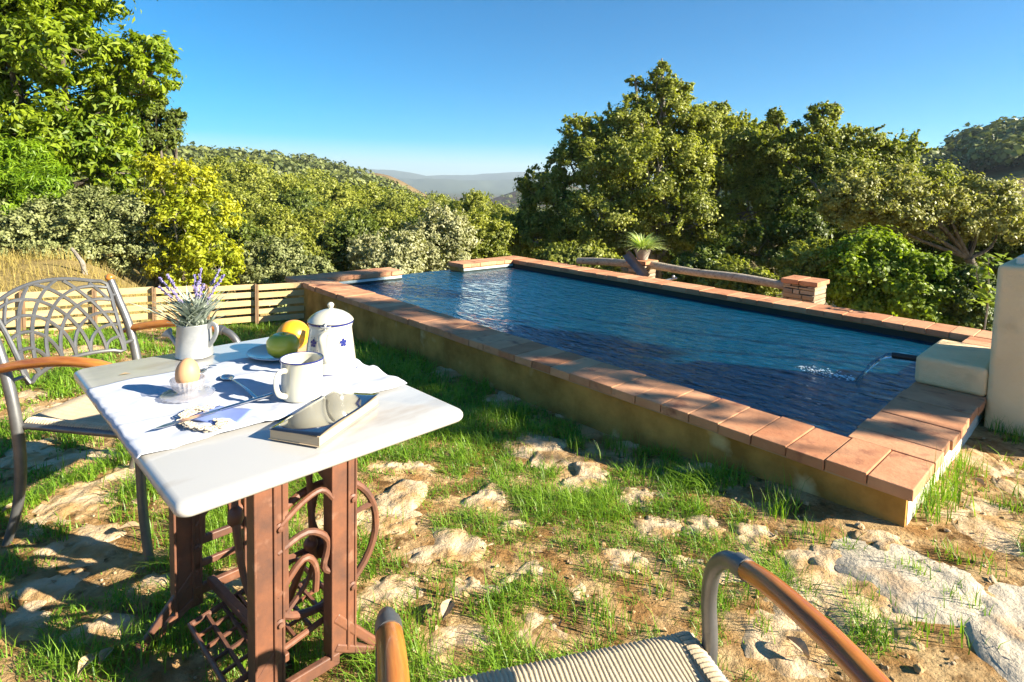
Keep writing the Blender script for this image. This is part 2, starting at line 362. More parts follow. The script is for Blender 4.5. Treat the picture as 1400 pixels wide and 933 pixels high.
# yard ground: fine sheet with lumps
def lump(x, y):
    return .012*fbm(x*5, y*5, 4)+.012*fbm(x*14+9, y*14, 3)
def build_yard():
    nx, ny = 520, 400
    x = np.linspace(-6.5, 5.5, nx); y = np.linspace(-2.2, 6.9, ny); X, Y = np.meshgrid(x, y, indexing='ij')
    Z = yard(X, Y)+lump(X, Y)
    keep = (lambda s, t: ~((s > .1) & (s < PL-.1) & (t > .1) & (t < PW-.1)))(*pool_st(X, Y))
    d1, d2, d3 = outside(X, Y); keep &= (d1 < .45) & (d2 < .3)
    V = np.stack([X, Y, Z], -1).reshape(-1, 3)
    i = (np.arange(nx-1)*ny)[:, None]+np.arange(ny-1)[None]
    Q = np.stack([i, i+ny, i+ny+1, i+1], -1).reshape(-1, 4)
    kf = keep.reshape(-1)[Q].all(1); Q = Q[kf]
    me = np_mesh('ground', V, Q, smooth=True)
    tag(link('ground', me, m_soil), kind='structure')
build_yard()

# ------------------------------------------------------------------ swimming pool
def pool():
    root = empty('swimming_pool', (PN[0], PN[1], 0), YA)
    tag(root, 'raised rectangular pool with ochre plaster sides and a terracotta coping around deep blue water', 'pool')
    I = .025; Wt = CW-I-.01
    def B(mb, s0, s1, t0, t1, z0, z1): mb.box(s0, s1, -t1, -t0, z0, z1)
    ztop = CZ-.05
    w_ = MB(); B(w_, I, PL, I, I+Wt, -1.6, ztop)
    w_.build('side_wall', m_plaster, root, smooth=False)
    w_ = MB(); B(w_, I-.003, I+Wt, I+.02, PW-I-Wt, -.7, ztop-.002)
    w_.build('end_wall', m_white, root, smooth=False)
    w_ = MB(); B(w_, I, PL, PW-I-Wt, PW-I, -1.6, ztop); w_.build('side_wall', m_plaster, root, smooth=False)
    # weir gap
    def tof(px, py):
        p = at(px, py, CZ); return pool_st(p[0], p[1])[1]
    ta, tb = tof(540, 367), tof(613, 358)
    for q0, q1 in ((I+Wt, ta-.02), (tb+.02, PW-I-Wt)):
        w_ = MB(); B(w_, PL-I-Wt, PL-I, q0, q1, -1.6, ztop); w_.build('end_wall', m_plaster, root, smooth=False)
    w_ = MB(); B(w_, PL-.12, PL-I-.002, ta-.02, tb+.02, -1.6, .094)
    w_.build('weir_wall', m_plaster, root, smooth=False)
    bs = MB(); z0 = -1.1; a, b, c, d = I+Wt, PL-.12, I+Wt, PW-I-Wt
    B(bs, a, b, c, d, z0-.05, z0)
    bs.build('basin_floor', m_liner, root, smooth=False)
    m_strip = mat('strip', (.42, .52, .52), .5)
    for (s0, s1, t0, t1) in ((PL-I-Wt-.008, PL-I-Wt-.003, I+Wt, ta-.02), (PL-I-Wt-.008, PL-I-Wt-.003, tb+.02, PW-I-Wt)):
        st = MB(); B(st, s0, s1, t0, t1, .118, ztop-.006); st.build('skimmer_strip', m_strip, root, smooth=False)
    m_in = mat('waterline_dark', (.022, .03, .022), .9)
    for q in ((I+Wt, PL-I-Wt, I+Wt, I+Wt+.003), (I+Wt, PL-I-Wt, PW-I-Wt-.003, PW-I-Wt), (I+Wt, I+Wt+.003, I+Wt+.003, PW-I-Wt-.003),
              (PL-I-Wt-.003, PL-I-Wt, I+Wt+.003, ta-.02), (PL-I-Wt-.003, PL-I-Wt, tb+.02, PW-I-Wt-.003)):
        bw = MB(); B(bw, *q, z0, ztop-.003); bw.build('basin_wall', m_in, root, smooth=False)
    # coping tiles
    TW_ = .142; gap = .0035
    def tiles(mb, mo, s0, s1, t0, t1, along):
        n = max(1, round((s1-s0 if along == 's' else t1-t0)/TW_)); L_ = (s1-s0 if along == 's' else t1-t0)/n
        for k in range(n):
            j = random.uniform(-.006, .006); zz = CZ+random.uniform(-.003, .0015)
            if along == 's': q = (s0+k*L_+gap/2, s0+(k+1)*L_-gap/2, t0+j, t1+j)
            else: q = (s0+j, s1+j, t0+k*L_+gap/2, t0+(k+1)*L_-gap/2)
            cx, cy = (q[0]+q[1])/2, -(q[2]+q[3])/2; an = random.uniform(-.006, .006); tl = random.uniform(-.006, .006)
            Mx = Matrix.Translation((cx, cy, 0)) @ Matrix.Rotation(an, 4, 'Z') @ Matrix.Rotation(tl, 4, 'X' if along == 's' else 'Y')
            mb.box(q[0]-cx, q[1]-cx, -(q[3]-q[2])/2, (q[3]-q[2])/2, zz-.042, zz, Mx)
        mo.box(s0+.012, s1-.012, -t1+.012, -t0-.012, CZ-.05, CZ-.006)
    mb, mo = MB(), MB()
    tiles(mb, mo, 0, PL-CW*0, 0, CW, 's')
    mb.build('coping', m_tile, root, smooth=False, bevel=.0035)
    mb2 = MB(); tiles(mb2, mo, 0, CW, CW+gap, PW-CW-gap, 't'); mb2.build('coping', m_tile, root, smooth=False, bevel=.0035)
    mb3 = MB(); tiles(mb3, mo, 0, PL, PW-CW, PW, 's'); mb3.build('coping', m_tile, root, smooth=False, bevel=.0035)
    for q0, q1 in ((CW+gap, ta), (tb, PW-CW-gap)):
        mb4 = MB(); tiles(mb4, mo, PL-CW, PL, q0, q1, 't'); mb4.build('coping', m_tile, root, smooth=False, bevel=.0035)
    mo.build('mortar_bed', m_mortar, root, smooth=False)
    # water surface as a real rippled sheet
    ns, ntt = 640, 400
    S, T = np.meshgrid(np.linspace(I+Wt-.01, PL-I-.004, ns), np.linspace(I+Wt-.01, PW-I-Wt+.01, ntt), indexing='ij')
    cut = (S > PL-I-Wt-.004) & ((T < ta-.03) | (T > tb+.03))
    ds = np.hypot(S-.62, T-1.44)
    rip = .0030*fbm(S*5+.8*T, T*9, 3)*1.4+.0014*np.sin(40*ds+8*fbm(S*3, T*3))*np.exp(-ds*2.2)
    Z = .100+rip*sm(PL-S, .0, .25)+.002*(1-sm(PL-S, 0, .2))
    V = np.stack([S, -T, Z], -1).reshape(-1, 3); ii = (np.arange(ns-1)*ntt)[:, None]+np.arange(ntt-1)[None]
    Q = np.stack([ii, ii+1, ii+ntt+1, ii+ntt], -1).reshape(-1, 4); Q = Q[~cut.reshape(-1)[Q].any(1)]
    me = np_mesh('water', V, Q, smooth=True)
    wm = bpy.data.materials.new('water'); wm.use_nodes = True; t = wm.node_tree; N = t.nodes; L = t.links; b = N['Principled BSDF']
    b.inputs['Base Color'].default_value = (.001, .046, .09, 1); b.inputs['Roughness'].default_value = .02; b.inputs['IOR'].default_value = 1.75
    co = N.new('ShaderNodeTexCoord'); mp = N.new('ShaderNodeMapping'); mp.inputs['Scale'].default_value = (1, 2.2, 1); mp.inputs['Rotation'].default_value = (0, 0, .5)
    L.new(co.outputs['Object'], mp.inputs[0])
    n1 = N.new('ShaderNodeTexNoise'); n1.inputs['Scale'].default_value = 7; n1.inputs['Detail'].default_value = 5; n1.inputs['Distortion'].default_value = .4; L.new(mp.outputs[0], n1.inputs['Vector'])
    bp = N.new('ShaderNodeBump'); bp.inputs['Strength'].default_value = 1; bp.inputs['Distance'].default_value = .035; L.new(n1.outputs[0], bp.inputs['Height']); L.new(bp.outputs[0], b.inputs['Normal'])
    tag(link('water', me, wm, None, (PN[0], PN[1], 0), YA), kind='structure')
    return ta, tb
pool()

# ------------------------------------------------------------------ white fountain wall with pipe and jet
def fountain():
    root = empty('fountain_wall', (PN[0], PN[1], 0), YA)
    tag(root, 'thick white plastered wall with a stepped block at the head of the pool, far right', 'wall')
    t0, t1 = 1.33, 1.88
    def rbox(mb, s0, s1, ta, tb, z0, z1): mb.box(s0, s1, -tb, -ta, z0, z1)
    mb = MB(); rbox(mb, 0.0, .30, t0, t1, CZ-.002, .345); mb.build('block', m_warm_shade, root, bevel=.022, seg=4)
    mb = MB(); rbox(mb, -.68, .0, t0, t1, -.5, .865); mb.build('pillar', m_warm_shade, root, bevel=.025, seg=4)
    mb = MB(); rbox(mb, -.60, -.06, t0+.07, t1-.07, .862, .905); rbox(mb, -.5, -.13, t0+.15, t1-.15, .90, .94); mb.build('stepped_cap', m_white, root, bevel=.01, seg=3)
    mb = MB(); mb.ball((-.17, -(t0+.27), .965), .04, 10); mb.build('finial', m_white, root)
    mb = MB(); tc = 1.56
    p = at(1266, 487, .29); q = at(1229, 481, .3)
    ss, tt = pool_st(p[0], p[1]); tc = t0+.11
    mb.tube([(.27, -tc, .305), (.43, -tc, .293)], .017, 14, sub=1, cap=False); mb.tube([(.27, -tc, .305), (.43, -tc, .293)], .013, 14, sub=1, cap=False)
    mb.build('water_pipe', m_pipe, root)
    pts = [(.425+.17*u, -tc, .292-.02*u-.178*u*u) for u in np.linspace(0, 1, 9)]
    mb = MB(); rr = [.014+.003*math.sin(i*1.7)-.0005*i for i in range(9)]
    for k in range(3):
        off = [(0, 0), (.006, .004), (-.005, -.004)][k]
        mb.tube([(a+random.uniform(-.002, .002), b+off[0]+random.uniform(-.002, .002), c+off[1]) for a, b, c in pts], [r_*(.6 if k else 1) for r_ in rr], 8, sub=3)
    wj = mb.build('water_jet', glass('jet', (.9, .97, 1), .02, 1.33), None, (PN[0], PN[1], 0), YA); tag(wj, 'thin arc of clear water pouring from the dark pipe', 'water jet')
    fm = MB()
    c = at(1150, 497, .103); sC, tC = pool_st(c[0], c[1])
    for k in range(170):
        u = random.random(); ang = random.gauss(0, .25)
        s_ = .61+u*.32; t_ = tc+random.gauss(0, .018+.03*abs(math.sin(3*u)))*(1-.3*u); r_ = random.uniform(.0015, .006)*(1-.5*u)
        fm.ball((s_, -t_, .103+r_*.3), r_, 4, (1.6, 1, .5))
    tag(fm.build('splash_foam', m_foam, None, (PN[0], PN[1], 0), YA), 'white foam and bubbles where the jet meets the pool', 'foam', kind='stuff')
fountain()

# ------------------------------------------------------------------ pallet fence sections
def fence():
    bx = [(425, 430), (350, 435), (284, 440), (212, 446), (131, 455)]
    pts = []
    for px, py in bx: p = at(px, py, -.12); pts.append(p[:2])
    pts = np.array(pts); d = (pts[-1]-pts[0]); L_ = np.linalg.norm(d); d /= L_
    P0 = pts[0]; ts = [float((p-P0) @ d) for p in pts]
    while ts[-1] < 4.4: ts.append(ts[-1]+.46)
    ang = math.atan2(d[1], d[0])
    desc = ['last fence panel against the pool wall, mostly in tree shade', 'second fence panel from the pool wall, half shaded', 'sunlit fence panel behind the lavender, third from the pool wall',
            'sunlit fence panel just right of the chair back, fourth from the pool wall', 'fence panel seen through the right half of the chair back', 'fence panel seen through the left half of the chair back',
            'fence panel at the left edge of the photo behind the chair', 'leftmost fence panel behind the chair', 'end fence panel', 'end fence panel']
    for k in range(len(ts)-1):
        a, b = ts[k], ts[k+1]; x0 = P0+d*a
        if k > 6: break
        z0 = -.16+.012*k
        root = empty('pallet_fence_panel', (x0[0], x0[1], z0), ang)
        tag(root, desc[k], 'fence', 'low pallet fence panels')
        w_ = b-a
        for j in range(5):
            mb = MB(); zz = .008+j*.075; h = .05+random.uniform(-.003, .003)
            mb.box(.004, w_-.004, -.009, .009, zz+random.uniform(-.002, .002), zz+h)
            mb.build('slat', m_slat, root, smooth=False, bevel=.002)
        for q0, q1 in ((.001, .014), (w_-.016, w_-.003)): mb = MB(); mb.box(q0, q1, .0105, .045, -.1, .36); mb.build('batten', m_post, root, smooth=False)
fence()

# ------------------------------------------------------------------ foliage
def leaf_quads(C, size, aspect=.5, normal=None, jitter=.6, droop=0., fold=.15):
    n = len(C); sz = size*RNG.uniform(.6, 1.3, n)
    if normal is None: normal = RNG.normal(size=(n, 3))
    nn = normal+jitter*RNG.normal(size=(n, 3)); nn /= np.linalg.norm(nn, axis=1, keepdims=True)+1e-9
    d = RNG.normal(size=(n, 3)); d[:, 2] -= droop
    d -= nn*(d*nn).sum(1, keepdims=True); d /= np.linalg.norm(d, axis=1, keepdims=True)+1e-9
    b = np.cross(nn, d)
    L = sz[:, None]*d; W = (sz*aspect*.5)[:, None]*b
    up = (sz*fold)[:, None]*nn
    v0 = C-L*.5; v1 = C+W-L*.08+up; v2 = C+L*.5; v3 = C-W-L*.08+up
    V = np.stack([v0, v1, v2, v3], 1).reshape(-1, 3)
    Q = np.arange(4*n).reshape(n, 4)
    return V, Q
def crown_points(blobs, n, sub=.24, inner=.35, fine=None):
    """leaf centres gathered in small clumps spread over and through ellipsoid limbs"""
    vol = np.array([b[3]*b[4]+b[4]*b[5]+b[3]*b[5] for b in blobs]); share = vol/vol.sum()
    Cs, Ns = [], []
    for b, s in zip(blobs, share):
        m = int(n*s); c = np.array(b[:3]); r = np.array(b[3:6]); rm = r.mean()
        k = max(10, int(16/sub*.7*(rm**.35)))
        dirs = RNG.normal(size=(k, 3)); dirs /= np.linalg.norm(dirs, axis=1, keepdims=True)
        rad = inner+(1.06-inner)*RNG.random(k)**.5
        sc = c+dirs*r*rad[:, None]; sr_ = rm*sub*RNG.uniform(.5, 1.5, k)
        idx = RNG.choice(k, m, p=(sr_**2)/(sr_**2).sum()); p = RNG.normal(size=(m, 3)); p /= np.linalg.norm(p, axis=1, keepdims=True)
        q = RNG.random(m)**.5; q = np.where(RNG.random(m) < .38, q*RNG.uniform(1.1, 2.6, m), q)
        P = sc[idx]+p*(sr_[idx]*q)[:, None]*np.array([1, 1, .8])
        ks = max(4, int(k*.35)); ms = int(m*.13); du = RNG.normal(size=(ks, 3)); du[:, 2] = np.abs(du[:, 2])*.9; du /= np.linalg.norm(du, axis=1, keepdims=True)
        ln = RNG.uniform(.12, .42, ks); ii = RNG.integers(0, ks, ms); tt = RNG.random(ms)
        bend = RNG.normal(0, .12, (ks, 3)); base_ = c+du*r*.93
        S_ = base_[ii]+(du[ii]*ln[ii][:, None]+bend[ii]*tt[:, None])*rm*tt[:, None]+RNG.normal(0, .035, (ms, 3))*rm*(1.25-tt)[:, None]
        P[:ms] = S_
        Cs.append(P); nv = p*.7+(P-c)/rm*.5; nv[:, 2] += .45; Ns.append(nv)
    return np.vstack(Cs), np.vstack(Ns)
def crown_mesh(name, blobs, n, size, aspect=.55, sub=.24, droop=0., jitter=.5, inner=.35):
    n = int(n*2.2); sub *= .8; size *= .92
    C, Nn = crown_points(blobs, n, sub, inner)
    V, Q = leaf_quads(C, size, aspect, Nn, jitter, droop)
    rn = np.clip(.5+.9*fbm(C[:, 0]*1.1/max(size*8, .3), C[:, 2]*1.1/max(size*8, .3)+C[:, 1], 3)+RNG.normal(0, .22, len(C)), 0, 1)
    return np_mesh(name, V, Q, rn)
def trunk_mb(base, blobs, r0, lean=(0, 0), nl=1.):
    mb = MB(); base = np.array(base, float)
    top = np.mean([b[:3] for b in blobs], axis=0); zb = min(b[2]-b[5]*.3 for b in blobs)
    fork = base*.5+top*.5; fork[2] = base[2]+max(.3, (zb-base[2])*.75)+.1
    fork[:2] += np.array(lean)
    mid = base*.55+fork*.45; mid[:2] += RNG.normal(0, r0*.7, 2)
    mb.tube([base-[0, 0, .4], base+[0, 0, .02], mid, fork], [r0*1.5, r0*1.2, r0, r0*.85], 10)
    for b in blobs:
        c = np.array(b[:3]); m1 = fork*.5+c*.5+RNG.normal(0, .06*np.linalg.norm(c-fork)+.02, 3); m1[2] += .05*np.linalg.norm(c-fork)
        tip = c+np.array([0, 0, b[5]*.55])+RNG.normal(0, .1, 3)*b[3]
        mb.tube([fork, m1, c, tip], [r0*.5, r0*.26, r0*.12, r0*.03], 7)
        for k in range(int(5*nl)):
            d = RNG.normal(size=3); d /= np.linalg.norm(d); e = c+d*np.array(b[3:6])*.9
            s0 = m1*.4+c*.6 if k % 2 else c
            mm = (s0+e)/2+RNG.normal(0, .08, 3)*b[3]
            mb.tube([s0, mm, e], [r0*.10, r0*.06, r0*.015], 5, sub=3)
    return mb
def tree(name, label, cat, base, blobs, n, size, lm, bark=None, r0=.15, group=None, **kw):
    base = (base[0], base[1], gz(base[0], base[1]) if len(base) < 3 else base[2])
    loc = np.array(base)
    bl = [(b[0]-loc[0], b[1]-loc[1], b[2]-loc[2], b[3], b[4], b[5]) for b in blobs]
    root = empty(name, base); tag(root, label, cat, group)
    trunk_mb((0, 0, 0), bl, r0).build('trunk', bark or m_bark, root)
    me = crown_mesh('crown', bl, n, size, **kw); link('crown', me, lm, root)
    return root
def B3(px, py, D, rx, ry=None, rd=None):
    """ellipsoid limb seen at pixel px,py at distance D; radii given in photo pixels turned to metres"""
    p = atd(px, py, D); k = D/F_PX; ry = ry or rx
    return (p[0], p[1], p[2], rx*k, (rd or (rx+ry)/2)*k, ry*k)

# big sweet chestnut, left
D = 9.5
tree('chestnut_tree', 'tall leafy chestnut tree with long glossy leaves filling the upper left corner', 'tree', (-7.6, 9.6),
     [B3(60, 120, D, 95, 80), B3(25, 25, D, 90, 70), B3(-90, 60, D+.3, 120, 120), B3(85, 65, D-.5, 60, 50), B3(205, 105, D, 34, 26), B3(195, 75, D, 42, 24), B3(160, 130, D, 40, 26),
      B3(120, 195, D, 62, 42), B3(40, 190, D-.4, 70, 45), B3(-60, 200, D, 90, 80), B3(100, -60, D, 100, 70), B3(-20, -70, D, 120, 90), B3(150, 235, D, 32, 28)],
     44000, .135, L_chest, r0=.2, aspect=.34, sub=.2, droop=.8, inner=.45)
tree('dark_oak', 'small dark green oak with wispy twigs peeping out behind the chestnut', 'tree', (-7.0, 12.5),
     [B3(215, 165, 12, 30, 28), B3(190, 195, 12, 34, 32), B3(238, 160, 12, 16, 10), B3(228, 195, 12, 16, 12), B3(180, 235, 12, 36, 34), B3(200, 140, 12, 24, 18)], 12000, .075, L_dark, r0=.1, sub=.22)
tree('feathery_tree', 'bright green feathery tree at the left edge under the chestnut', 'tree', (-7.4, 8.2),
     [B3(20, 235, 8.4, 50, 40), B3(55, 255, 8.2, 34, 24), B3(-40, 240, 8.4, 60, 50), B3(10, 275, 8.2, 60, 26)], 16000, .11, L_fern, r0=.06, aspect=.18, sub=.3, droop=.3)
# olive coloured bushes behind the dry bank
bl = [('broad grey-green bush at the left edge above the dry grass', (5, 315), 60, 46), ('rounded grey-green bush above the leaning stump', (85, 305), 58, 50),
      ('grey-green bush in the middle of the row behind the fence', (150, 300), 52, 48), ('grey-green bush touching the yellow tree', (205, 315), 44, 46), ('grey-green bush beyond the left edge of the row', (-90, 310), 70, 56)]
for i, (lb, (px, py), rx, ry) in enumerate(bl):
    DD = 8.0+.2*i; c = atd(px, py, DD)
    tree('olive_bush', lb, 'bush', (c[0], c[1]+.2), [B3(px, py, DD, rx*.8, ry*.8), B3(px-rx*.5, py+8, DD-.2, rx*.6, ry*.65), B3(px+rx*.5, py+4, DD-.1, rx*.6, ry*.7), B3(px, py+34, DD-.2, rx*.9, ry*.6)],
         15000, .05, L_olive, r0=.04, sub=.22, group='grey-green bushes behind the fence')
# yellow tree
tree('yellow_tree', 'bright yellow-green young tree standing behind the fence and lavender', 'tree', tuple(atd(275, 380, 8.3)[:2]),
     [B3(262, 250, 8.4, 34, 26), B3(285, 290, 8.3, 38, 30), B3(250, 310, 8.2, 40, 34), B3(285, 345, 8.2, 42, 28), B3(240, 365, 8.1, 34, 24), B3(300, 372, 8.1, 30, 22), B3(225, 235, 8.5, 30, 18), B3(222, 262, 8.4, 26, 20), B3(200, 220, 8.5, 18, 10), B3(268, 395, 8.1, 40, 20)],
     6500, .075, L_yel, m_bark2, r0=.035, sub=.26, aspect=.42)
# shrubs at the foot of the slope
for lb, px, py, rx, ry, DD, lm, nn_, sz in (
    ('grey-green olive shrub between the yellow tree and the pool corner', 375, 352, 46, 36, 9.6, L_olive, 14000, .055),
    ('small grey-green shrub low behind the fence end', 430, 372, 30, 24, 8.8, L_olive, 7000, .05),
    ('pale cream-leaved shrub above the left end of the pool edge', 530, 340, 52, 34, 11.0, L_pale, 13000, .06),
    ('tall pale cream-leaved shrub above the open pool edge', 600, 318, 46, 44, 12.0, L_pale, 13000, .065),
    ('dark green bush behind the far left pool corner', 480, 325, 42, 40, 13.0, L_dark, 9000, .08),
    ('fresh green bush just left of the big oak, beyond the pool edge', 655, 320, 40, 44, 13.0, L_oak2, 12000, .07)):
    c = atd(px, py, DD)
    tree('shrub', lb, 'shrub', (c[0], c[1]), [B3(px, py, DD, rx*.75, ry*.8), B3(px-rx*.5, py+ry*.25, DD-.1, rx*.55, ry*.65), B3(px+rx*.5, py+ry*.2, DD+.1, rx*.55, ry*.7), B3(px, py+ry*.8, DD-.2, rx*.9, ry*.6), B3(px, py+ry*1.5, DD-.1, rx*.8, ry*.7)],
         nn_, sz, lm, r0=.05, sub=.22)
# big oak beyond the pool
D = 14.5
tree('big_oak', 'large spreading oak with a pointed top behind the potted plant, tallest on the right', 'tree', tuple(atd(912, 350, 14.3)[:2]),
     [B3(905, 150, D, 34, 34), B3(905, 112, D, 16, 20), B3(872, 140, D, 22, 12), B3(860, 180, D, 46, 34), B3(945, 185, D, 50, 40), B3(800, 195, D, 36, 22), B3(780, 225, D, 28, 26), B3(830, 225, D-.4, 55, 40),
      B3(900, 235, D-1, 70, 50), B3(985, 215, D-.4, 60, 44), B3(1030, 230, D, 44, 40), B3(760, 290, D, 50, 34), B3(830, 295, D-.8, 65, 40), B3(930, 300, D-1, 75, 44), B3(1020, 290, D-.5, 55, 44),
      B3(725, 325, D, 42, 24), B3(800, 335, D-.6, 60, 28), B3(965, 160, D, 22, 14), B3(965, 345, D-.5, 60, 26), B3(880, 345, D+.4, 60, 26), B3(975, 185, D, 40, 26), B3(1010, 185, D, 40, 22), B3(1045, 190, D+.2, 34, 26), B3(742, 255, D, 34, 26), B3(700, 315, D, 34, 22), B3(850, 205, D+.3, 60, 40), B3(930, 120, D, 16, 10), B3(868, 112, D, 12, 6), B3(790, 168, D, 20, 10), B3(985, 150, D, 12, 12), B3(1060, 170, D, 12, 14), B3(905, 92, D, 6, 8)],
     130000, .085, L_oak2, m_bark2, r0=.2, sub=.2, jitter=.6)
D = 13.0
tree('oak_tree', 'dense oak with ragged twiggy top right of the big oak', 'tree', tuple(atd(1125, 350, D)[:2]),
     [B3(1125, 160, D, 20, 16), B3(1110, 185, D, 30, 24), B3(1060, 205, D, 26, 24), B3(1170, 195, D, 36, 22), B3(1130, 230, D, 56, 38), B3(1205, 205, D, 30, 14), B3(1200, 235, D, 40, 26), B3(1080, 270, D, 46, 40),
      B3(1150, 290, D, 60, 40), B3(1080, 330, D, 44, 40), B3(1060, 160, D+.3, 10, 12), B3(1140, 150, D, 10, 8), B3(1230, 215, D+.2, 34, 26), B3(1160, 250, D+.5, 70, 50), B3(1240, 260, D+.5, 60, 40), B3(1090, 230, D+.4, 50, 40)], 80000, .078, L_oak, r0=.17, sub=.2, jitter=.6)
D = 9.5
tree('leaning_oak', 'leaning oak with a brownish crown and a dark limb slanting down to the right', 'tree', tuple(atd(1400, 400, D)[:2]),
     [B3(1160, 262, D, 36, 30), B3(1210, 285, D+.3, 60, 34), B3(1340, 275, D+.3, 44, 30), B3(1225, 250, D+.3, 40, 22), B3(1290, 300, D+.3, 60, 26), B3(1180, 275, D, 44, 22), B3(1230, 265, D, 44, 24), B3(1285, 275, D, 40, 24), B3(1240, 290, D, 50, 18), B3(1330, 290, D, 34, 24), B3(1370, 300, D, 40, 30), B3(1150, 290, D+.2, 26, 14)],
     52000, .06, L_brown, r0=.08, sub=.22)
tree('shadowed_oak', 'dark shadowed oak filling the gap under the leaning brownish crown', 'tree', tuple(atd(1230, 400, 11.5)[:2]),
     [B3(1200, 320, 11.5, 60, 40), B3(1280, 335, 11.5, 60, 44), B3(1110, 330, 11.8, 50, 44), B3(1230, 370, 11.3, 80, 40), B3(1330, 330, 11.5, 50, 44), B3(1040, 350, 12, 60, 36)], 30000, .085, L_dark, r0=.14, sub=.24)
tree('dark_tree', 'deep green tree in shadow behind the white wall at the right edge', 'tree', tuple(atd(1420, 400, 10.5)[:2]),
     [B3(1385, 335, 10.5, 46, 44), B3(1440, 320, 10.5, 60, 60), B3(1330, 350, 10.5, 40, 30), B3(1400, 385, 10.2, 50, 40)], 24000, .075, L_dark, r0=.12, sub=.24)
for lb, px, py, rx, ry, DD, lm, nn_, sz in (
    ('leafy green bush behind the stone pillar with the tile cap', 1110, 360, 44, 40, 8.2, L_oak, 14000, .055),
    ('bright leafy bush under the slanting limb, right of the stone pillar', 1190, 360, 54, 54, 7.8, L_vine, 18000, .06),
    ('yellowish green bush above the far pool coping near the white wall', 1262, 385, 50, 46, 7.4, L_vine, 16000, .06),
    ('olive green bush low behind the log rail', 1010, 385, 52, 30, 9.0, L_oak, 12000, .06),
    ('dark bush low behind the right half of the log rail', 960, 365, 50, 30, 9.8, L_dark, 10000, .06),
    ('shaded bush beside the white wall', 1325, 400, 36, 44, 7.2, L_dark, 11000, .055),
    ('low olive bush left of the potted plant beyond the coping', 790, 350, 56, 22, 11.0, L_oak, 12000, .07)):
    c = atd(px, py, DD)
    tree('leafy_bush', lb, 'bush', (c[0], c[1]), [B3(px, py, DD, rx*.75, ry*.8), B3(px-rx*.5, py+ry*.25, DD-.1, rx*.55, ry*.65), B3(px+rx*.5, py+ry*.2, DD+.1, rx*.55, ry*.7), B3(px, py+ry*.8, DD-.1, rx*.9, ry*.6)],
         nn_, sz, lm, r0=.04, sub=.24, aspect=.6)
# trees outside the frame on the right whose shade dapples the far coping
tree('shade_tree', 'tall oak out of the frame to the right, shading the far coping', 'tree', (9.2, 1.9),
     [(8.6, .62, 4.1, 1., .42, .95), (8.6, 1.3, 4.6, 1.1, .45, .8), (8.8, 2.7, 5.2, .8, .35, .5)], 2000, .16, L_oak, r0=.05, sub=.22)

# valley oaks: four crowns shared by many trees
protos = []
for k in range(5):
    bls = [(0, 0, 4.6, 2.1, 2.1, 1.5)]
    for j in range(7):
        a = j*.9+k; rr = random.uniform(1.2, 2.2); bls.append((math.cos(a)*rr, math.sin(a)*rr, random.uniform(3.2, 5.0), random.uniform(1.0, 1.6), random.uniform(1.0, 1.6), random.uniform(.8, 1.3)))
    bls.append((.2, .1, 5.8, 1.0, 1.0, .8))
    protos.append((trunk_mb((0, 0, 0), bls, .22, nl=.6), crown_mesh('crown', bls, 15000, .20, sub=.2), [L_oak, L_oak2, L_oak2, L_oak, L_dark][k]))
tr_me = []
for k, (tm, cm, lm) in enumerate(protos):
    t_ = tm.build('trunk', m_bark); tr_me.append(t_.data); bpy.data.objects.remove(t_); cm.materials.append(lm)
def valley(px, py, D, s, k, label):
    """crown top at pixel px,py"""
    p = atd(px, py, D); g = gz(p[0], p[1]); H_ = p[2]-g; s = s*D/30; 
    base = p[2]-6.5*s
    root = empty('valley_oak', (p[0], p[1], min(base, g+.0) if base > g else base), random.uniform(0, 6.28))
    root.location.z = base
    tag(root, label, 'tree', 'round-crowned oaks in the valley beyond the pool')
    a = link('trunk', tr_me[k], None, root); b = link('crown', protos[k][1], None, root)
    root.scale = (s, s, s)
    if base > g:   # lengthen the trunk down to the slope
        a.scale = (1, 1, 1); mb = MB(); mb.tube([(0, 0, .3), (0, 0, (g-base)/s-.5)], [.3, .42], 8, sub=1); mb.build('lower_trunk', m_bark, root)
V_ = [  # px, py(top), D, scale, proto
 (262, 232, 26, .95, 1), (300, 218, 34, .9, 3), (345, 222, 30, .9, 1), (390, 240, 28, .85, 2), (330, 262, 22, .9, 0), (430, 236, 38, .9, 0), (375, 285, 19, .9, 1), (460, 252, 30, .85, 1), (505, 252, 34, .9, 2),
 (440, 285, 20, .85, 2), (490, 288, 22, .8, 4), (545, 264, 30, .8, 0), (530, 292, 20, .75, 1), (578, 276, 26, .7, 2), (610, 282, 30, .6, 4), (648, 262, 24, .55, 1), (690, 285, 22, .7, 0), (625, 292, 20, .6, 0),
 (410, 262, 24, .9, 4), (295, 285, 17, 1.0, 4), (240, 262, 18, .9, 0), (715, 290, 26, .8, 2), (570, 300, 19, .7, 4), (360, 245, 44, .9, 4), (470, 262, 46, .8, 3), (520, 262, 50, .7, 4), (740, 300, 20, .8, 0), (200, 235, 24, 1., 3), (600, 268, 52, .6, 3)]
side = ['left of the valley gap', 'in the middle of the valley', 'near the valley gap']
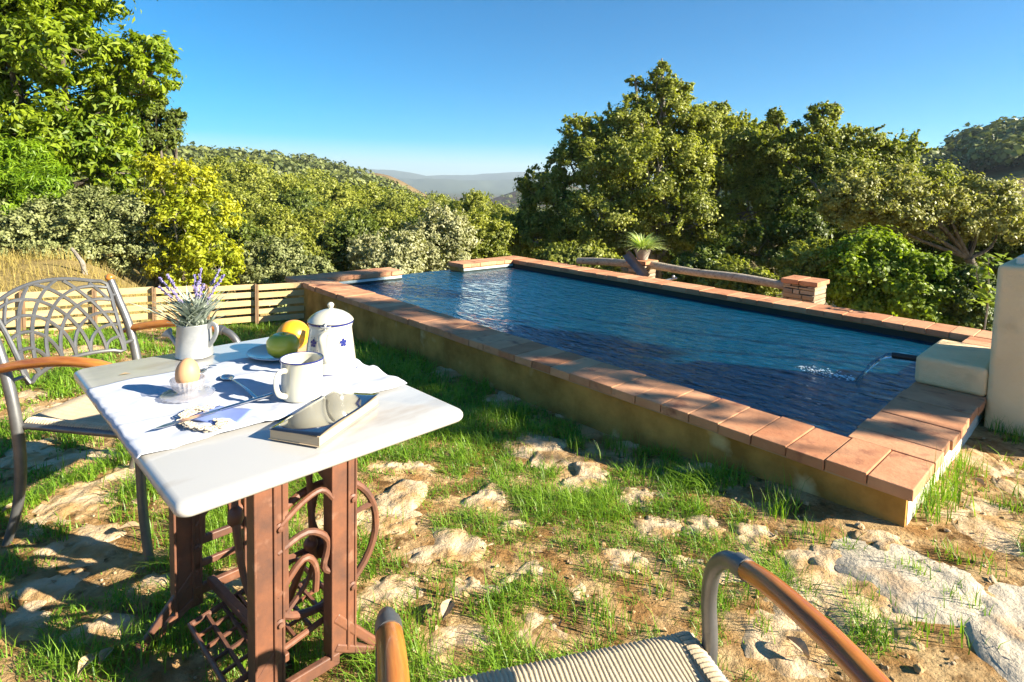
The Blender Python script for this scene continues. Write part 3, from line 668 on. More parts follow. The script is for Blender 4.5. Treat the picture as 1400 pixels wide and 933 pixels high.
LB = ['tree just right of the yellow tree top, below the left ridge', 'crown high on the slope right of the yellow tree', 'crown under the middle of the left ridge', 'crown left of the valley centre below the ridge', 'large crown right of the yellow tree at mid height', 'crown below the falling end of the left ridge', 'bushy crown directly above the fence end', 'crown halfway between the yellow tree and the valley gap', 'crown just left of the brown ridge', 'crown low above the far left pool corner', 'darker crown above the far end of the pool', 'crown left of the valley gap under the brown ridge', 'crown directly above the infinity edge', 'low crown under the brown ridge', 'dark crown in the valley gap', 'rounded crown standing alone in the valley gap', 'crown at the left foot of the big oak', 'crown above the open pool edge right of centre', 'dark crown between two lighter ones above the fence end', 'dark wide crown behind the yellow tree', 'crown partly hidden behind the yellow tree', 'bright crown low at the left side of the big oak', 'dark low crown above the open pool edge', 'far dark crown high below the ridge', 'far crown below the brown ridge', 'small far dark crown beside the valley gap', 'crown behind the left skirt of the big oak', 'crown left of the yellow tree behind the grey-green bushes', 'small far crown in the valley gap']
for i, (px, py, D, s, k) in enumerate(V_): valley(px, py, D, s, k, 'oak '+LB[i])

# woods on the hillsides: one uncountable mass
def hill_woods():
    n = 5200; a = np.concatenate([RNG.uniform(-55, -4, n//2), RNG.uniform(12, 58, n//3), RNG.uniform(-8, 14, n//6)])
    rr = np.concatenate([np.exp(RNG.uniform(math.log(48), math.log(225), n//2)), np.exp(RNG.uniform(math.log(100), math.log(172), n//3)), np.exp(RNG.uniform(math.log(60), math.log(640), n//6))])
    x = rr*np.sin(np.radians(a)); y = rr*np.cos(np.radians(a)); z = terrain(x, y)
    keep = vnoise(x/14+50, y/14) > .30; x, y, z, rr = x[keep], y[keep], z[keep], rr[keep]
    cr_ = RNG.uniform(1.3, 3.5, len(x))*np.clip(rr/110, .75, 1.3); m = 150
    N_ = len(x); p = RNG.normal(size=(N_, m, 3)); p /= np.linalg.norm(p, axis=2, keepdims=True); p[:, :, 2] = np.abs(p[:, :, 2])*1.1-.25
    lob = 1+.22*np.sin(p[:, :, :1]*4+x[:, None, None])*np.cos(p[:, :, 1:2]*5+y[:, None, None])
    q = p*lob*RNG.uniform(.75, 1.05, (N_, m, 1))
    C = np.stack([x, y, z+cr_*.75], -1)[:, None]+q*cr_[:, None, None]*np.array([1, 1, .85])
    nv = p.copy(); nv[:, :, 2] += .3
    V, Q = leaf_quads(C.reshape(-1, 3), 1., .8, nv.reshape(-1, 3), .45)
    # scale each leaf clump with its crown
    ctr = V.reshape(-1, 4, 3).mean(1, keepdims=True); sc = np.repeat(cr_, m)[:, None, None]*.27
    V = (ctr+(V.reshape(-1, 4, 3)-ctr)*sc).reshape(-1, 3)
    rn = np.clip(np.repeat(RNG.random(N_), m)*.7+RNG.random(N_*m)*.3, 0, 1)
    me = np_mesh('hill_woods', V, Q, rn); tag(link('hill_woods', me, L_far), 'evergreen woods covering the far hillsides', 'woods', kind='stuff')
hill_woods()

# ------------------------------------------------------------------ dry grass on the bank and leaning stump
def blades(P, h, lean, wid, nseg=2):
    n = len(P); az = RNG.uniform(0, 2*math.pi, n); d = np.stack([np.cos(az), np.sin(az), np.zeros(n)], 1); s = np.stack([-d[:, 1], d[:, 0], d[:, 2]], 1)
    up = np.array([0, 0, 1.]); H_ = h[:, None]; Ln = lean[:, None]; W = wid[:, None]
    rows = []
    for t in (0, .5, 1):
        c = P+up*H_*(t-.25*t*t*np.clip(Ln, 0, 1.5))+d*H_*Ln*t*t*.8; ww = W*(1-t*.92)*.5*(1 if t < .9 else .5)
        rows += [c-s*ww, c+s*ww]
    V = np.stack(rows, 1).reshape(-1, 3); b = np.arange(n)[:, None]*6
    Q = np.concatenate([b+np.array([[0, 1, 3, 2]]), b+np.array([[2, 3, 5, 4]])], 1).reshape(-1, 4)
    return V, Q
def dry():
    n = 26000; u = RNG.random(n); x = RNG.uniform(-11, -2.2, n); off = RNG.uniform(.15, 5.2, n)
    y = 5.65-.57*0+((-.495*(x+2.06)))/-.869*-1*0
    y = 5.65+(x+2.06)*.57+off*1.15
    keep = (x < -1.9-.0*off) & (vnoise(x*1.5, y*1.5) > .25); x, y = x[keep], y[keep]
    P = np.stack([x, y, terrain(x, y)-.01], 1); m = len(P)
    V, Q = blades(P, RNG.uniform(.06, .26, m), RNG.uniform(.3, 1.3, m), RNG.uniform(.004, .009, m))
    tag(link('dry_grass', np_mesh('dry_grass', V, Q, np.repeat(RNG.random(m), 2)), m_dry), 'tall straw-coloured grass on the bank behind the fence', 'dry grass', kind='stuff')
dry()
p = atd(115, 368, 6.6); q = atd(98, 340, 6.7)
mb = MB(); mb.tube([p-q*0+np.array([.05, 0, -.5]), p, (p+q)/2+np.array([.01, 0, .01]), q], [.035, .028, .022, .016], 8)
o = mb.build('leaning_stump', m_bark2); tag(o, 'short pale leaning trunk rising from the dry grass at left', 'stump')

# ------------------------------------------------------------------ stones set in the ground
def stone(px, py, w_, h_, i, m, label, group=None):
    g = yard(np.array([at(px, py)[0]]), np.array([at(px, py)[1]]))[0]
    c = at(px, py, g); l = at(px-w_/2, py, g); f_ = at(px, py+h_/2, g); b_ = at(px, py-h_/2, g)
    rx = abs(c[0]-l[0])*1.45; ry = np.linalg.norm(b_-f_)/2*1.55
    rg = np.random.default_rng(100+i); ph = rg.uniform(0, 6.28, 5)
    nr, na = 14, 48; V = []; 
    for ir in range(nr+1):
        t = ir/nr
        for k in range(na):
            a = 2*math.pi*k/na; e = 1+.20*math.sin(2*a+ph[0])+.16*math.sin(3*a+ph[1])+.10*math.sin(5*a+ph[2])+.06*math.sin(9*a+ph[3])+.05*math.sin(13*a+ph[4])
            rr = t*e*.98; x = rr*math.cos(a)*rx; y = rr*math.sin(a)*ry
            z = .004*(1-t**4)-.020*(t**5)
            X, Y = c[0]+x, c[1]+y
            z += float(.009*fbm(np.array([X*9+i]), np.array([Y*9]), 4)[0])*(1-.3*t)+.012*(vnoise(np.array([X*34.]), np.array([Y*34.+i]))[0]-.5)-.010*abs(float(vnoise(np.array([X*11.+3]), np.array([Y*19.+i]))[0])-.5)*(-2)
            V.append((x, y, z))
    Fc = [(ir*na+k, (ir+1)*na+k, (ir+1)*na+(k+1) % na, ir*na+(k+1) % na) for ir in range(nr) for k in range(na)]
    mb = MB(); mb.add(V, Fc); o = mb.build('ground_stone', m, None, (c[0], c[1], g-.002), sharp=60)
    tag(o, label, 'stone', group); return (c[0], c[1], rx, ry)
ST = [(530, 705, 85, 60), (612, 752, 100, 42), (528, 640, 46, 16), (645, 806, 64, 30), (722, 787, 60, 28), (802, 818, 44, 50), (625, 880, 84, 66), (738, 862, 64, 54), (664, 684, 60, 26), (742, 617, 74, 42),
      (806, 655, 52, 34), (880, 680, 56, 26), (960, 640, 40, 14), (900, 722, 60, 30), (856, 770, 70, 34), (968, 722, 56, 26), (948, 770, 50, 22), (1036, 732, 64, 26), (1080, 862, 130, 84), (1165, 795, 140, 70), (1095, 765, 60, 26),
      (1330, 700, 130, 56), (1372, 650, 70, 56), (1215, 740, 60, 22), (690, 548, 56, 20), (610, 508, 44, 16), (75, 560, 70, 24), (110, 628, 84, 26), (165, 655, 64, 34), (40, 620, 60, 30), (100, 688, 84, 44), (115, 745, 100, 34),
      (60, 805, 70, 34), (205, 800, 60, 30), (140, 860, 70, 30), (30, 850, 60, 40), (520, 820, 70, 64), (30, 545, 50, 18), (110, 482, 60, 14), (540, 580, 50, 16), (770, 560, 50, 18), (860, 612, 40, 14), (450, 720, 60, 40), (330, 800, 90, 50), (1000, 800, 50, 30), (570, 640, 40, 14), (700, 720, 40, 16), (1230, 850, 60, 40)]
stones = []
for i, (px, py, w_, h_) in enumerate(ST): stones.append(stone(px, py, w_, h_, i, m_stone, 'flat tan stone set in the soil and grass of the yard', 'flat tan stones set in the yard'))
stones.append(stone(1345, 835, 170, 130, 90, m_slab, 'large pale grey slab in the ground at the lower right corner'))

# ------------------------------------------------------------------ grass
def grass():
    n = 420000
    r = np.sqrt(RNG.random(n))*1.0; x = RNG.uniform(-6.0, 4.8, n*2); y = RNG.uniform(.35, 6.6, n*2)
    dist = np.hypot(x, y); keep = RNG.random(n*2) < np.clip(2.6/dist, .12, 1)**1.5
    keep &= (np.abs(x)/np.maximum(y, .1) < 1.05)
    s, t = pool_st(x, y); keep &= ~((s > -.0) & (t > .0)) | (s > PL+.05)
    d1, d2, d3 = outside(x, y); keep &= (d1 < .3) & (d2 < .2)
    keep &= ~((s < 0) & (s > -.75) & (t > 1.3) & (t < 1.9))
    m_ = vnoise(x*2.3+3, y*2.3)*.35+vnoise(x*6.1, y*6.1+8)*.38+vnoise(x*15+4, y*15)*.27
    bare = sm(x, .5, 1.6)*.22*(1-sm(y, 2.6, 3.4)*.6)
    keep &= (m_+RNG.normal(0, .035, len(x)) > .44+bare)
    stn = np.zeros(len(x), bool)
    for (cx, cy, rx, ry) in stones: stn |= ((x-cx)/(rx*.72))**2+((y-cy)/(ry*.72))**2 < 1
    keep &= ~stn | (RNG.random(len(x)) < .015)
    x, y, m_ = x[keep], y[keep], m_[keep]; k = len(x)
    P = np.stack([x, y, yard(x, y)+lump(x, y)-.004], 1)
    h = RNG.uniform(.025, .070, k)*(.65+1.3*np.clip((m_-.42)*4, 0, 1))
    V, Q = blades(P, h*.78, RNG.uniform(.2, 2.0, k), RNG.uniform(.0024, .0046, k)*np.clip(np.hypot(x, y)/2, 1, 2.6))
    # tall tufts along the pool wall and in the open
    tp = []
    for q in np.arange(.2, PL, .12):
        if random.random() < .75: tp.append((PN+e1*(q+random.uniform(-.05, .05))+e2*random.uniform(.04, .34), random.uniform(.07, .14), random.randint(10, 34)))
    for px, py, hh in ((1290, 690, .17), (1262, 700, .20), (1300, 665, .15), (1320, 650, .12), (1245, 705, .16), (1390, 610, .09), (1370, 600, .1), (1250, 790, .07), (1300, 770, .06), (930, 760, .07), (1060, 700, .08), (840, 590, .1), (1110, 730, .07), (1370, 700, .06)):
        c = at(px, py, .03); tp.append((c[:2], hh, 90 if px in (1262, 1290, 1245) else 55))
    for k2 in range(110):
        px = random.uniform(-40, 1400); py = random.uniform(470, 930); c = at(px, py, 0); s_, t_ = pool_st(c[0], c[1])
        if (s_ > -.1 and t_ > -.03 and s_ < PL) or c[1] > 5.3 or (t_ > 1.2): continue
        tp.append((c[:2], random.uniform(.05, .09), random.randint(14, 40)))
    PP, HH = [], []
    for c, hh, nb in tp:
        q = RNG.normal(0, .022+hh*.12, (nb, 2))+np.array(c)[None]; s_, t_ = pool_st(q[:, 0], q[:, 1]); ok = ~((s_ > 0.02) & (t_ > 0.02)); q = q[ok]
        PP.append(q); HH.append(RNG.uniform(.5, 1.15, len(q))*hh)
    PP = np.vstack(PP); HH = np.concatenate(HH); P2 = np.column_stack([PP, yard(PP[:, 0], PP[:, 1])+lump(PP[:, 0], PP[:, 1])-.004])
    V2, Q2 = blades(P2, HH, RNG.uniform(.1, .9, len(HH)), RNG.uniform(.003, .0052, len(HH)))
    rn = np.concatenate([np.repeat(np.clip(m_*.6+RNG.random(len(m_))*.5, 0, 1), 2), np.repeat(RNG.random(len(HH)), 2)])
    me = np_mesh('grass', np.vstack([V, V2]), np.vstack([Q, Q2+len(V)]), rn)
    tag(link('grass', me, m_grass), 'tufty green grass growing between the stones', 'grass', kind='stuff')
    # straw and dead stalks between
    n3 = 5000; x = RNG.uniform(-5, 3.5, n3); y = RNG.uniform(.5, 5, n3); s, t = pool_st(x, y); ok = ~((s > -.02) & (t > -.02)); x, y = x[ok], y[ok]
    P3 = np.stack([x, y, yard(x, y)+lump(x, y)+.008], 1)
    V3, Q3 = blades(P3, RNG.uniform(.006, .012, len(x)), RNG.uniform(3, 9, len(x)), RNG.uniform(.0015, .003, len(x)))
    tag(link('straw', np_mesh('straw', V3, Q3, np.repeat(RNG.random(len(x)), 2)), m_dry), 'dry straw scattered over the soil', 'straw', kind='stuff')
grass()
def debris():
    n = 3800; x = RNG.uniform(-4, 3.5, n); y = RNG.uniform(.4, 5, n); s, t = pool_st(x, y); ok = ~((s > -.02) & (t > -.02)); x, y = x[ok], y[ok]
    C = np.stack([x, y, yard(x, y)+lump(x, y)+.006], 1); V, Q = leaf_quads(C, .018, .5, np.tile([0, 0, 1.], (len(x), 1)), .5)
    tag(link('leaf_litter', np_mesh('leaf_litter', V, Q, RNG.random(len(x))), m_dleaf), 'bits of dry leaf scattered over the soil', 'leaf litter', kind='stuff')
    n = 6000; x = RNG.uniform(-4, 3.5, n); y = RNG.uniform(.4, 5, n); s, t = pool_st(x, y); ok = ~((s > -.02) & (t > -.02)); x, y = x[ok], y[ok]; n = len(x)
    r_ = RNG.uniform(.002, .007, n)*np.where(RNG.random(n) < .06, 2.2, 1); c = np.stack([x, y, yard(x, y)+lump(x, y)+r_*.2], 1)
    O = np.array([[1, 0, 0], [0, 1, 0], [-1, 0, 0], [0, -1, 0], [.6, .5, .7], [-.6, .5, .6], [-.5, -.6, .7], [.5, -.5, .6]])
    V = (c[:, None]+(O[None]+RNG.normal(0, .2, (n, 8, 3)))*r_[:, None, None]).reshape(-1, 3); b = np.arange(n)[:, None]*8
    Q = np.concatenate([b+np.array([[q]]).reshape(1, 4) for q in ([0, 1, 5, 4], [1, 2, 6, 5], [2, 3, 7, 6], [3, 0, 4, 7], [4, 5, 6, 7])], 1).reshape(-1, 4)
    tag(link('pebbles', np_mesh('pebbles', V, Q, np.repeat(RNG.random(n), 5)), m_stone), 'small pebbles and crumbs of earth on the soil', 'pebbles', kind='stuff')
debris()
for i, (px, py, lab) in enumerate(((15, 700, 'pale curled dead leaf on the ground at the left edge behind the chair leg'), (187, 694, 'pale dead leaf lying on the grass left of the table corner'), (178, 728, 'small pale dead leaf in the grass below the table corner'), (612, 838, 'small whitish dead leaf in the grass left of the front chair'),
        (1090, 893, 'dead leaf lying on the stone under the front chair arm'), (120, 915, 'large dead leaf in the grass at the bottom left'), (145, 905, 'pale dead leaf near the bottom left corner'), (1335, 680, 'dead leaf on the stone right of the tall grass'), (1300, 590, 'dry leaf beside the pool end'))):
    if i == 8: continue
    c = at(px, py, .02); c[2] = gz(c[0], c[1])+.022
    mb = MB(); L_ = random.uniform(.025, .04); V = []
    for a in range(6):
        t = a/5; ww = L_*.5*math.sin(math.pi*min(.97, t+.03))
        for sgn in (-1, 0, 1): V.append(((t-.5)*2*L_, sgn*ww, .010*abs(sgn)+.012*math.sin(3*t)))
    mb.add(V, [(a*3+k, a*3+k+1, a*3+k+4, a*3+k+3) for a in range(5) for k in range(2)])
    tag(mb.build('dead_leaf', m_dleaf, None, c, random.uniform(0, 6)), lab, 'leaf', 'dead leaves on the ground')

# ------------------------------------------------------------------ pillars, log rails, potted plant, slate chute
ZC = .36
def pillar(c, w_, name_label, rz):
    g = gz(c[0], c[1])-.2; root = empty('stone_pillar', (c[0], c[1], g), rz); tag(root, name_label, 'pillar')
    mb = MB(); z = 0; top = ZC-.045-g; hw = w_/2
    while z < top-.02:
        h = min(random.uniform(.022, .05), top-z)
        x = -hw
        while x < hw-.03:
            l = random.uniform(.06, .16); x1 = min(hw, x+l)
            if hw-x1 < .04: x1 = hw
            o_ = random.uniform(-.012, .008)
            mb.box(x+.003, x1-.003, -hw+o_, hw-o_, z+.002, z+h-.003); x = x1
        z += h
    mb.build('stone_shaft', m_mason, root, smooth=False, bevel=.006, wob=.004)
    mb = MB()
    mb.box(-hw-.02, -.003, -hw-.02, hw+.02, top, top+.042); mb.box(.003, hw+.02, -hw-.02, hw+.02, top+.001, top+.044)
    mb.build('tile_cap', m_tile, root, smooth=False, bevel=.005)
c1 = atd(878, 355, 7.05); c2 = atd(1101, 381, 5.7); ZC = float(c2[2]); z1 = float(c1[2])
PA = math.atan2(c1[1]-c2[1], c1[0]-c2[0])
ZC = float(c2[2]); pillar(c2, .30, 'squat rubble stone pillar with red tile cap at the right end of the log rail', PA)
ZC = float(c1[2]); pillar(c1, .24, 'stone pillar with red tile cap carrying the potted plant', PA)
mb = MB(); d = (c1-c2); d /= np.linalg.norm(d)
a = c2+d*.15-np.array([0, 0, .10]); b = c1-d*.11-np.array([0, 0, .05])
mb.tube([a, a*.7+b*.3+[0, 0, .012], a*.35+b*.65-[0, 0, .008], b], [.042, .046, .043, .05], 12)
tag(mb.build('log_rail', m_log), 'long weathered log rail running between the two stone pillars', 'log')
e = c1+d*1.0-np.array([0, 0, .12]); a = c1+d*.12-np.array([0, 0, .07])
mb = MB(); mb.tube([a, (a+e)/2+np.array([0, 0, .01]), e], [.05, .048, .044], 12)
tag(mb.build('log_rail', m_log), 'short log rail left of the potted plant, behind the coping', 'log')
# plant pot
root = empty('potted_plant', (c1[0], c1[1], z1)); tag(root, 'striped spider plant with arching leaves in a grey pot on the tile-capped pillar', 'plant')
mb = MB(); mb.lathe([(.06, .0), (.075, .05), (.095, .11), (.10, .13), (.088, .13), (.08, .10)], 20); mb.build('pot', m_pot, root)
V = []; Fc = []; mb = MB()
for k in range(300):
    az = random.uniform(0, 6.28); L_ = random.uniform(.16, .34); el = random.uniform(.5, 1.5); d_ = np.array([math.cos(az), math.sin(az), 0]); s_ = np.array([-d_[1], d_[0], 0]); w0 = random.uniform(.006, .010)
    V = []
    for j in range(7):
        t = j/6; c = d_*(.03+L_*math.cos(el)*t+.35*L_*t*t*math.sin(el))+np.array([0, 0, .12+L_*math.sin(el)*t-L_*.45*t*t*(1.3-.4*el)]); ww = w0*(1-t**2*.9)
        V += [c-s_*ww, c+s_*ww]
    mb.add(V, [(2*j, 2*j+1, 2*j+3, 2*j+2) for j in range(6)])
mb.build('leaves', m_spider, root)
# slate chute leaning beside the pillar
a = atd(856, 347, 6.9); b = atd(884, 380, 6.75)
mb = MB(); ax = Vector(b-a); side_ = ax.cross(Vector((0, 1, .35))).normalized(); nrm = side_.cross(ax).normalized()
Vv = []; nn2 = 9
for layer in (0, 1):
    for t in (0, 1):
        for k in range(nn2):
            an = -1.1+2.2*k/(nn2-1); rr = .055+(.008 if layer else 0)
            Vv.append(Vector(a)+ax*t+side_*math.sin(an)*rr+nrm*(math.cos(an)-.6)*rr)
Fc = [(k, k+1, nn2+k+1, nn2+k) for k in range(nn2-1)]+[(2*nn2+k+1, 2*nn2+k, 3*nn2+k, 3*nn2+k+1) for k in range(nn2-1)]
Fc += [(0, nn2, 3*nn2, 2*nn2), (nn2-1, 3*nn2-1, 4*nn2-1, 2*nn2-1)]+[(k, 2*nn2+k, 2*nn2+k+1, k+1) for k in range(nn2-1)]+[(nn2+k, nn2+k+1, 3*nn2+k+1, 3*nn2+k) for k in range(nn2-1)]
mb.add(Vv, Fc); tag(mb.build('chute', m_slate), 'dark grey curved chute leaning against the pillar below the potted plant', 'chute')
# valve behind coping
c = atd(917, 382, 6.6); mb = MB(); mb.tube([c+[-.07, 0, -.02], c+[.0, 0, .0], c+[.07, .0, .015]], .012, 8); mb.tube([c+[0, 0, -.3], c], .012, 8, sub=1); mb.ball(c+[.03, 0, .03], .018, 6)
tag(mb.build('water_tap', m_zinc), 'small grey metal tap behind the coping right of the chute', 'tap')
# sapling by the wall
c = at(1372, 470, .1); c = atd(1345, 440, 4.6); g = gz(c[0], c[1])
root = empty('sapling', (c[0], c[1], g)); tag(root, 'young leafy green sapling beside the top of the white wall', 'plant')
mb = MB(); top = atd(1345, 350, 4.6); Ht = top[2]-g; mb.tube([(0, 0, 0), (.02, 0, Ht*.5), (-.01, .0, Ht)], [.008, .006, .003], 6); mb.tube([(0.02, 0, Ht*.5), (-.08, 0, Ht*.75), (-.09, 0, Ht*.88)], [.005, .004, .002], 6); mb.build('stem', m_bark2, root)
n = 70; C = np.stack([RNG.normal(0, .055, n), RNG.normal(0, .05, n), RNG.uniform(.45, 1.02, n)*Ht], 1); V, Q = leaf_quads(C, .075, .6, np.tile([0, -.4, 1.], (n, 1)), .4, .3)
link('leaves', np_mesh('leaves', V, Q, RNG.random(n)), L_vine, root)

# ------------------------------------------------------------------ chairs
def make_chair(label, loc, rz, hw=.25):
    root = empty('garden_chair', loc, rz); tag(root, label, 'chair', 'metal garden chairs with wooden arms')
    r = .0135
    for sg in (-1, 1):
        y = hw*sg
        mb = MB(); mb.tube([(-.285, y*1.02, 0), (-.245, y, .12), (-.225, y, .26), (-.235, y, .42), (-.27, y, .585), (-.315, y*.99, .70), (-.345, y*.98, .775)], [.012, .015, .0165, .0165, .0155, .0145, .013], 14)
        mb.build('rear_leg', m_frame, root)
        mb = MB(); mb.ball((-.348, y*.98, .785), .0165, 10, (1, 1, .9)); mb.build('knob', m_varn, root)
        mb = MB(); mb.tube([(.225, y*1.02, 0), (.20, y, .18), (.195, y, .40), (.205, y, .49), (.195, y, .55), (.16, y, .590), (.115, y, .603)], r, 14, sub=6); mb.build('front_leg', m_frame, root)
        mb = MB(); mb.tube([(.118, y, .603), (.05, y, .616), (-.06, y*1.01, .618), (-.16, y*1.02, .606), (-.262, y*1.03, .585), (-.30, y*1.03, .572)], [.0175, .018, .0185, .0185, .0175, .012], 16, flat=.85, sub=6); mb.build('armrest', m_varn, root)
        mb = MB(); mb.tube([(.135, y, .599), (.112, y, .6035)], .0180, 14, sub=1); mb.build('collar', m_frame, root)
        mb = MB(); mb.tube([(-.232, y*.95, .395), (.222, y*.95, .395)], .011, 10, sub=1); mb.build('side_rail', m_frame, root)
        mb = MB(); mb.tube([(.195, y, .395), (.195, y*.86, .395)], .011, 10, sub=1); mb.build('rail_peg', m_frame, root)
    mb = MB(); mb.tube([(.225, -.24, .385), (.225, .24, .385)], .011, 10, sub=1); mb.build('cross_rail', m_frame, root)
    mb = MB(); mb.tube([(-.232, -.24, .385), (-.232, .24, .385)], .011, 10, sub=1); mb.build('cross_rail', m_frame, root)
    # woven cord seat
    W_ = hw-.035; nc = 60
    prof = [(.18, .372), (.215, .370), (.238, .376), (.2455, .390), (.24, .403), (.222, .409), (.14, .402), (.0, .394), (-.12, .396), (-.2, .404), (-.235, .408), (-.25, .396), (-.245, .378), (-.2, .372)]
    mb = MB(); nper = 6
    V = []; ny = nc*nper
    for j in range(ny+1):
        y = -W_+2*W_*j/ny; ph = (j % nper)/nper; bulge = math.sin(math.pi*ph)**.6*.0024 if nper else 0
        for k, (x, z) in enumerate(prof):
            x0, z0 = prof[max(k-1, 0)]; x1, z1_ = prof[min(k+1, len(prof)-1)]; tx, tz = x1-x0, z1_-z0; l = math.hypot(tx, tz); nx, nz = -tz/l, tx/l
            if k in range(0, 99): nx, nz = -(-tz/l)*1, -(tx/l)
            V.append((x+nx*bulge, y+.0012*math.sin(x*40+j//nper), z+nz*bulge))
    m_ = len(prof); mb.add(V, [(j*m_+k, j*m_+k+1, (j+1)*m_+k+1, (j+1)*m_+k) for j in range(ny) for k in range(m_-1)])
    # random per cord
    mb.r = [((j//nper)*.618) % 1 for j in range(ny) for k in range(m_-1)]
    st = mb.build('woven_seat', m_cord, root, sharp=180)
    for sg in (-1, 1):
        mb = MB()
        for k in range(46):
            x = .226-k*.0098; 
            mb.tube([(x+.004, sg*(hw-.041), .409), (x, sg*(hw-.023), .412), (x-.002, sg*(hw-.013), .399), (x-.001, sg*(hw-.023), .384), (x+.002, sg*(hw-.038), .378)], .0049, 6, sub=2)
        mb.build('cord_wrap', m_cord, root)
    # cast lattice back
    def bp(u, v):
        bw = hw-.055+.025*v; z = .515+v*.25+.045*(1-u*u)*v+.022*(1-u*u)*(1-v); x = -.245-.075*v-.045*(1-u*u)-.02*v*v; return Vector((x, u*bw, z))
    mb = MB(); rb = .0075
    ring = [bp(-1, 0)]+[bp(u, 0) for u in np.linspace(-.8, .8, 9)]+[bp(1, 0)]+[bp(1, v) for v in (.33, .66)]+[bp(1, 1)]+[bp(u, 1) for u in np.linspace(.8, -.8, 9)]+[bp(-1, 1)]+[bp(-1, v) for v in (.66, .33)]
    mb.tube(ring, rb, 8, sub=2, closed=True)
    for sg in (-1, 1):
        for v in (.1, .82): a_ = bp(sg, v); mb.tube([a_, (a_.x+.002, sg*(hw-.007), a_.z)], .007, 8, sub=1)
    mb.build('back_frame', m_frame, root)
    mb = MB()
    for sg in (-1, 1):
        for q in (.30, .58, .86, 1.14, 1.42, 1.70, 1.98, 2.26):
            pts = []
            for th in np.linspace(0, math.pi/2+.45, 44):
                u = sg*(-1+q*math.cos(th)*1.0); v = q*.66*math.sin(th)
                if -1 < u < 1 and 0 <= v < 1: pts.append(bp(u, v))
                elif pts: break
            if len(pts) > 2:
                mb.tube(pts, .0062, 6, sub=1)
    mb.build('back_lattice', m_frame, root)
    return root
# chair at the left, facing the table
ch = make_chair('silver lattice-back garden chair at the left, facing the table', (-1.275, 1.995, 0), R(-8))
ch2 = make_chair('nearest garden chair cut by the bottom edge, woven seat and wooden arms in front', (.147, .690, 0), R(105.5), .275)

# ------------------------------------------------------------------ table
TA = .7922; g1 = np.array([math.cos(TA), math.sin(TA)]); g2 = np.array([-g1[1], g1[0]]); TF = np.array([-.4476, .765]); TWd, TLn, TZ = .522, .785, .745
tc = TF+g1*TWd/2+g2*TLn/2
def TLc(u, v, z): return (u-TWd/2, v-TLn/2, z)
table = empty('sewing_table', (tc[0], tc[1], 0), TA); tag(table, 'white marble-topped table on a brown cast iron sewing machine base', 'table')
def rrect(x0, x1, y0, y1, r, n=6):
    P = []
    for cx, cy, a0 in ((x1-r, y1-r, 0), (x0+r, y1-r, 90), (x0+r, y0+r, 180), (x1-r, y0+r, 270)):
        for k in range(n+1): a = R(a0+90*k/n); P.append((cx+r*math.cos(a), cy+r*math.sin(a)))
    return P
def slab(mb, x0, x1, y0, y1, z0, z1, r, rb):
    rows = []
    for t in range(5):
        a = math.pi/2*t/4; ins = rb*(1-math.sin(a)); rows.append((ins, z0+rb*(1-math.cos(a))))
    for t in range(5):
        a = math.pi/2*t/4; ins = rb*(1-math.cos(a)); rows.append((ins, z1-rb+rb*math.sin(a)))
    V = []
    for ins, z in rows: V += [(x, y, z) for x, y in rrect(x0+ins, x1-ins, y0+ins, y1-ins, r)]
    n = len(rrect(0, 1, 0, 1, .1)); Fc = [(i*n+k, i*n+(k+1) % n, (i+1)*n+(k+1) % n, (i+1)*n+k) for i in range(len(rows)-1) for k in range(n)]
    Fc += [tuple(reversed(range(n))), tuple((len(rows)-1)*n+k for k in range(n))]; mb.add(V, Fc)
mb = MB(); slab(mb, -TWd/2, TWd/2, -TLn/2, TLn/2, TZ-.024, TZ, .018, .011); mb.build('marble_top', m_marble, table)
u0, u1, vF, vB = .27, .488, .35, .79-.03
vB = .755
def post(u, v):
    mb = MB(); w_ = .033
    mb.box(*[q for q in (TLc(u-w_, 0, 0)[0], TLc(u+w_, 0, 0)[0])], TLc(0, v, 0)[1]-.006, TLc(0, v, 0)[1]+.006, .06, TZ-.026)
    ur = u+.012; mb.box(TLc(ur-.0035, 0, 0)[0], TLc(ur+.0035, 0, 0)[0], TLc(0, v, 0)[1]-.0105, TLc(0, v, 0)[1]-.004, .064, TZ-.03)
    mb.box(TLc(u-w_, 0, 0)[0]-.001, TLc(u-w_, 0, 0)[0]+.005, TLc(0, v, 0)[1]-.012, TLc(0, v, 0)[1]+.03, .062, TZ-.029)
    mb.box(TLc(u+w_, 0, 0)[0]-.005, TLc(u+w_, 0, 0)[0]+.001, TLc(0, v, 0)[1]-.009, TLc(0, v, 0)[1]+.03, .062, TZ-.029)
    o = mb.build('post', m_iron, table, smooth=False, bevel=.002)
    for z in (.22, .44):
        b_ = MB(); Mx = Matrix.Rotation(math.pi/2, 4, 'X'); c = TLc(u+.022, v-.0065, z); b_.lathe([(.011, 0), (.011, .003), (.006, .005), (.006, .009), (0, .010)], 14, c, Mx); b_.build('bolt', m_iron, o)
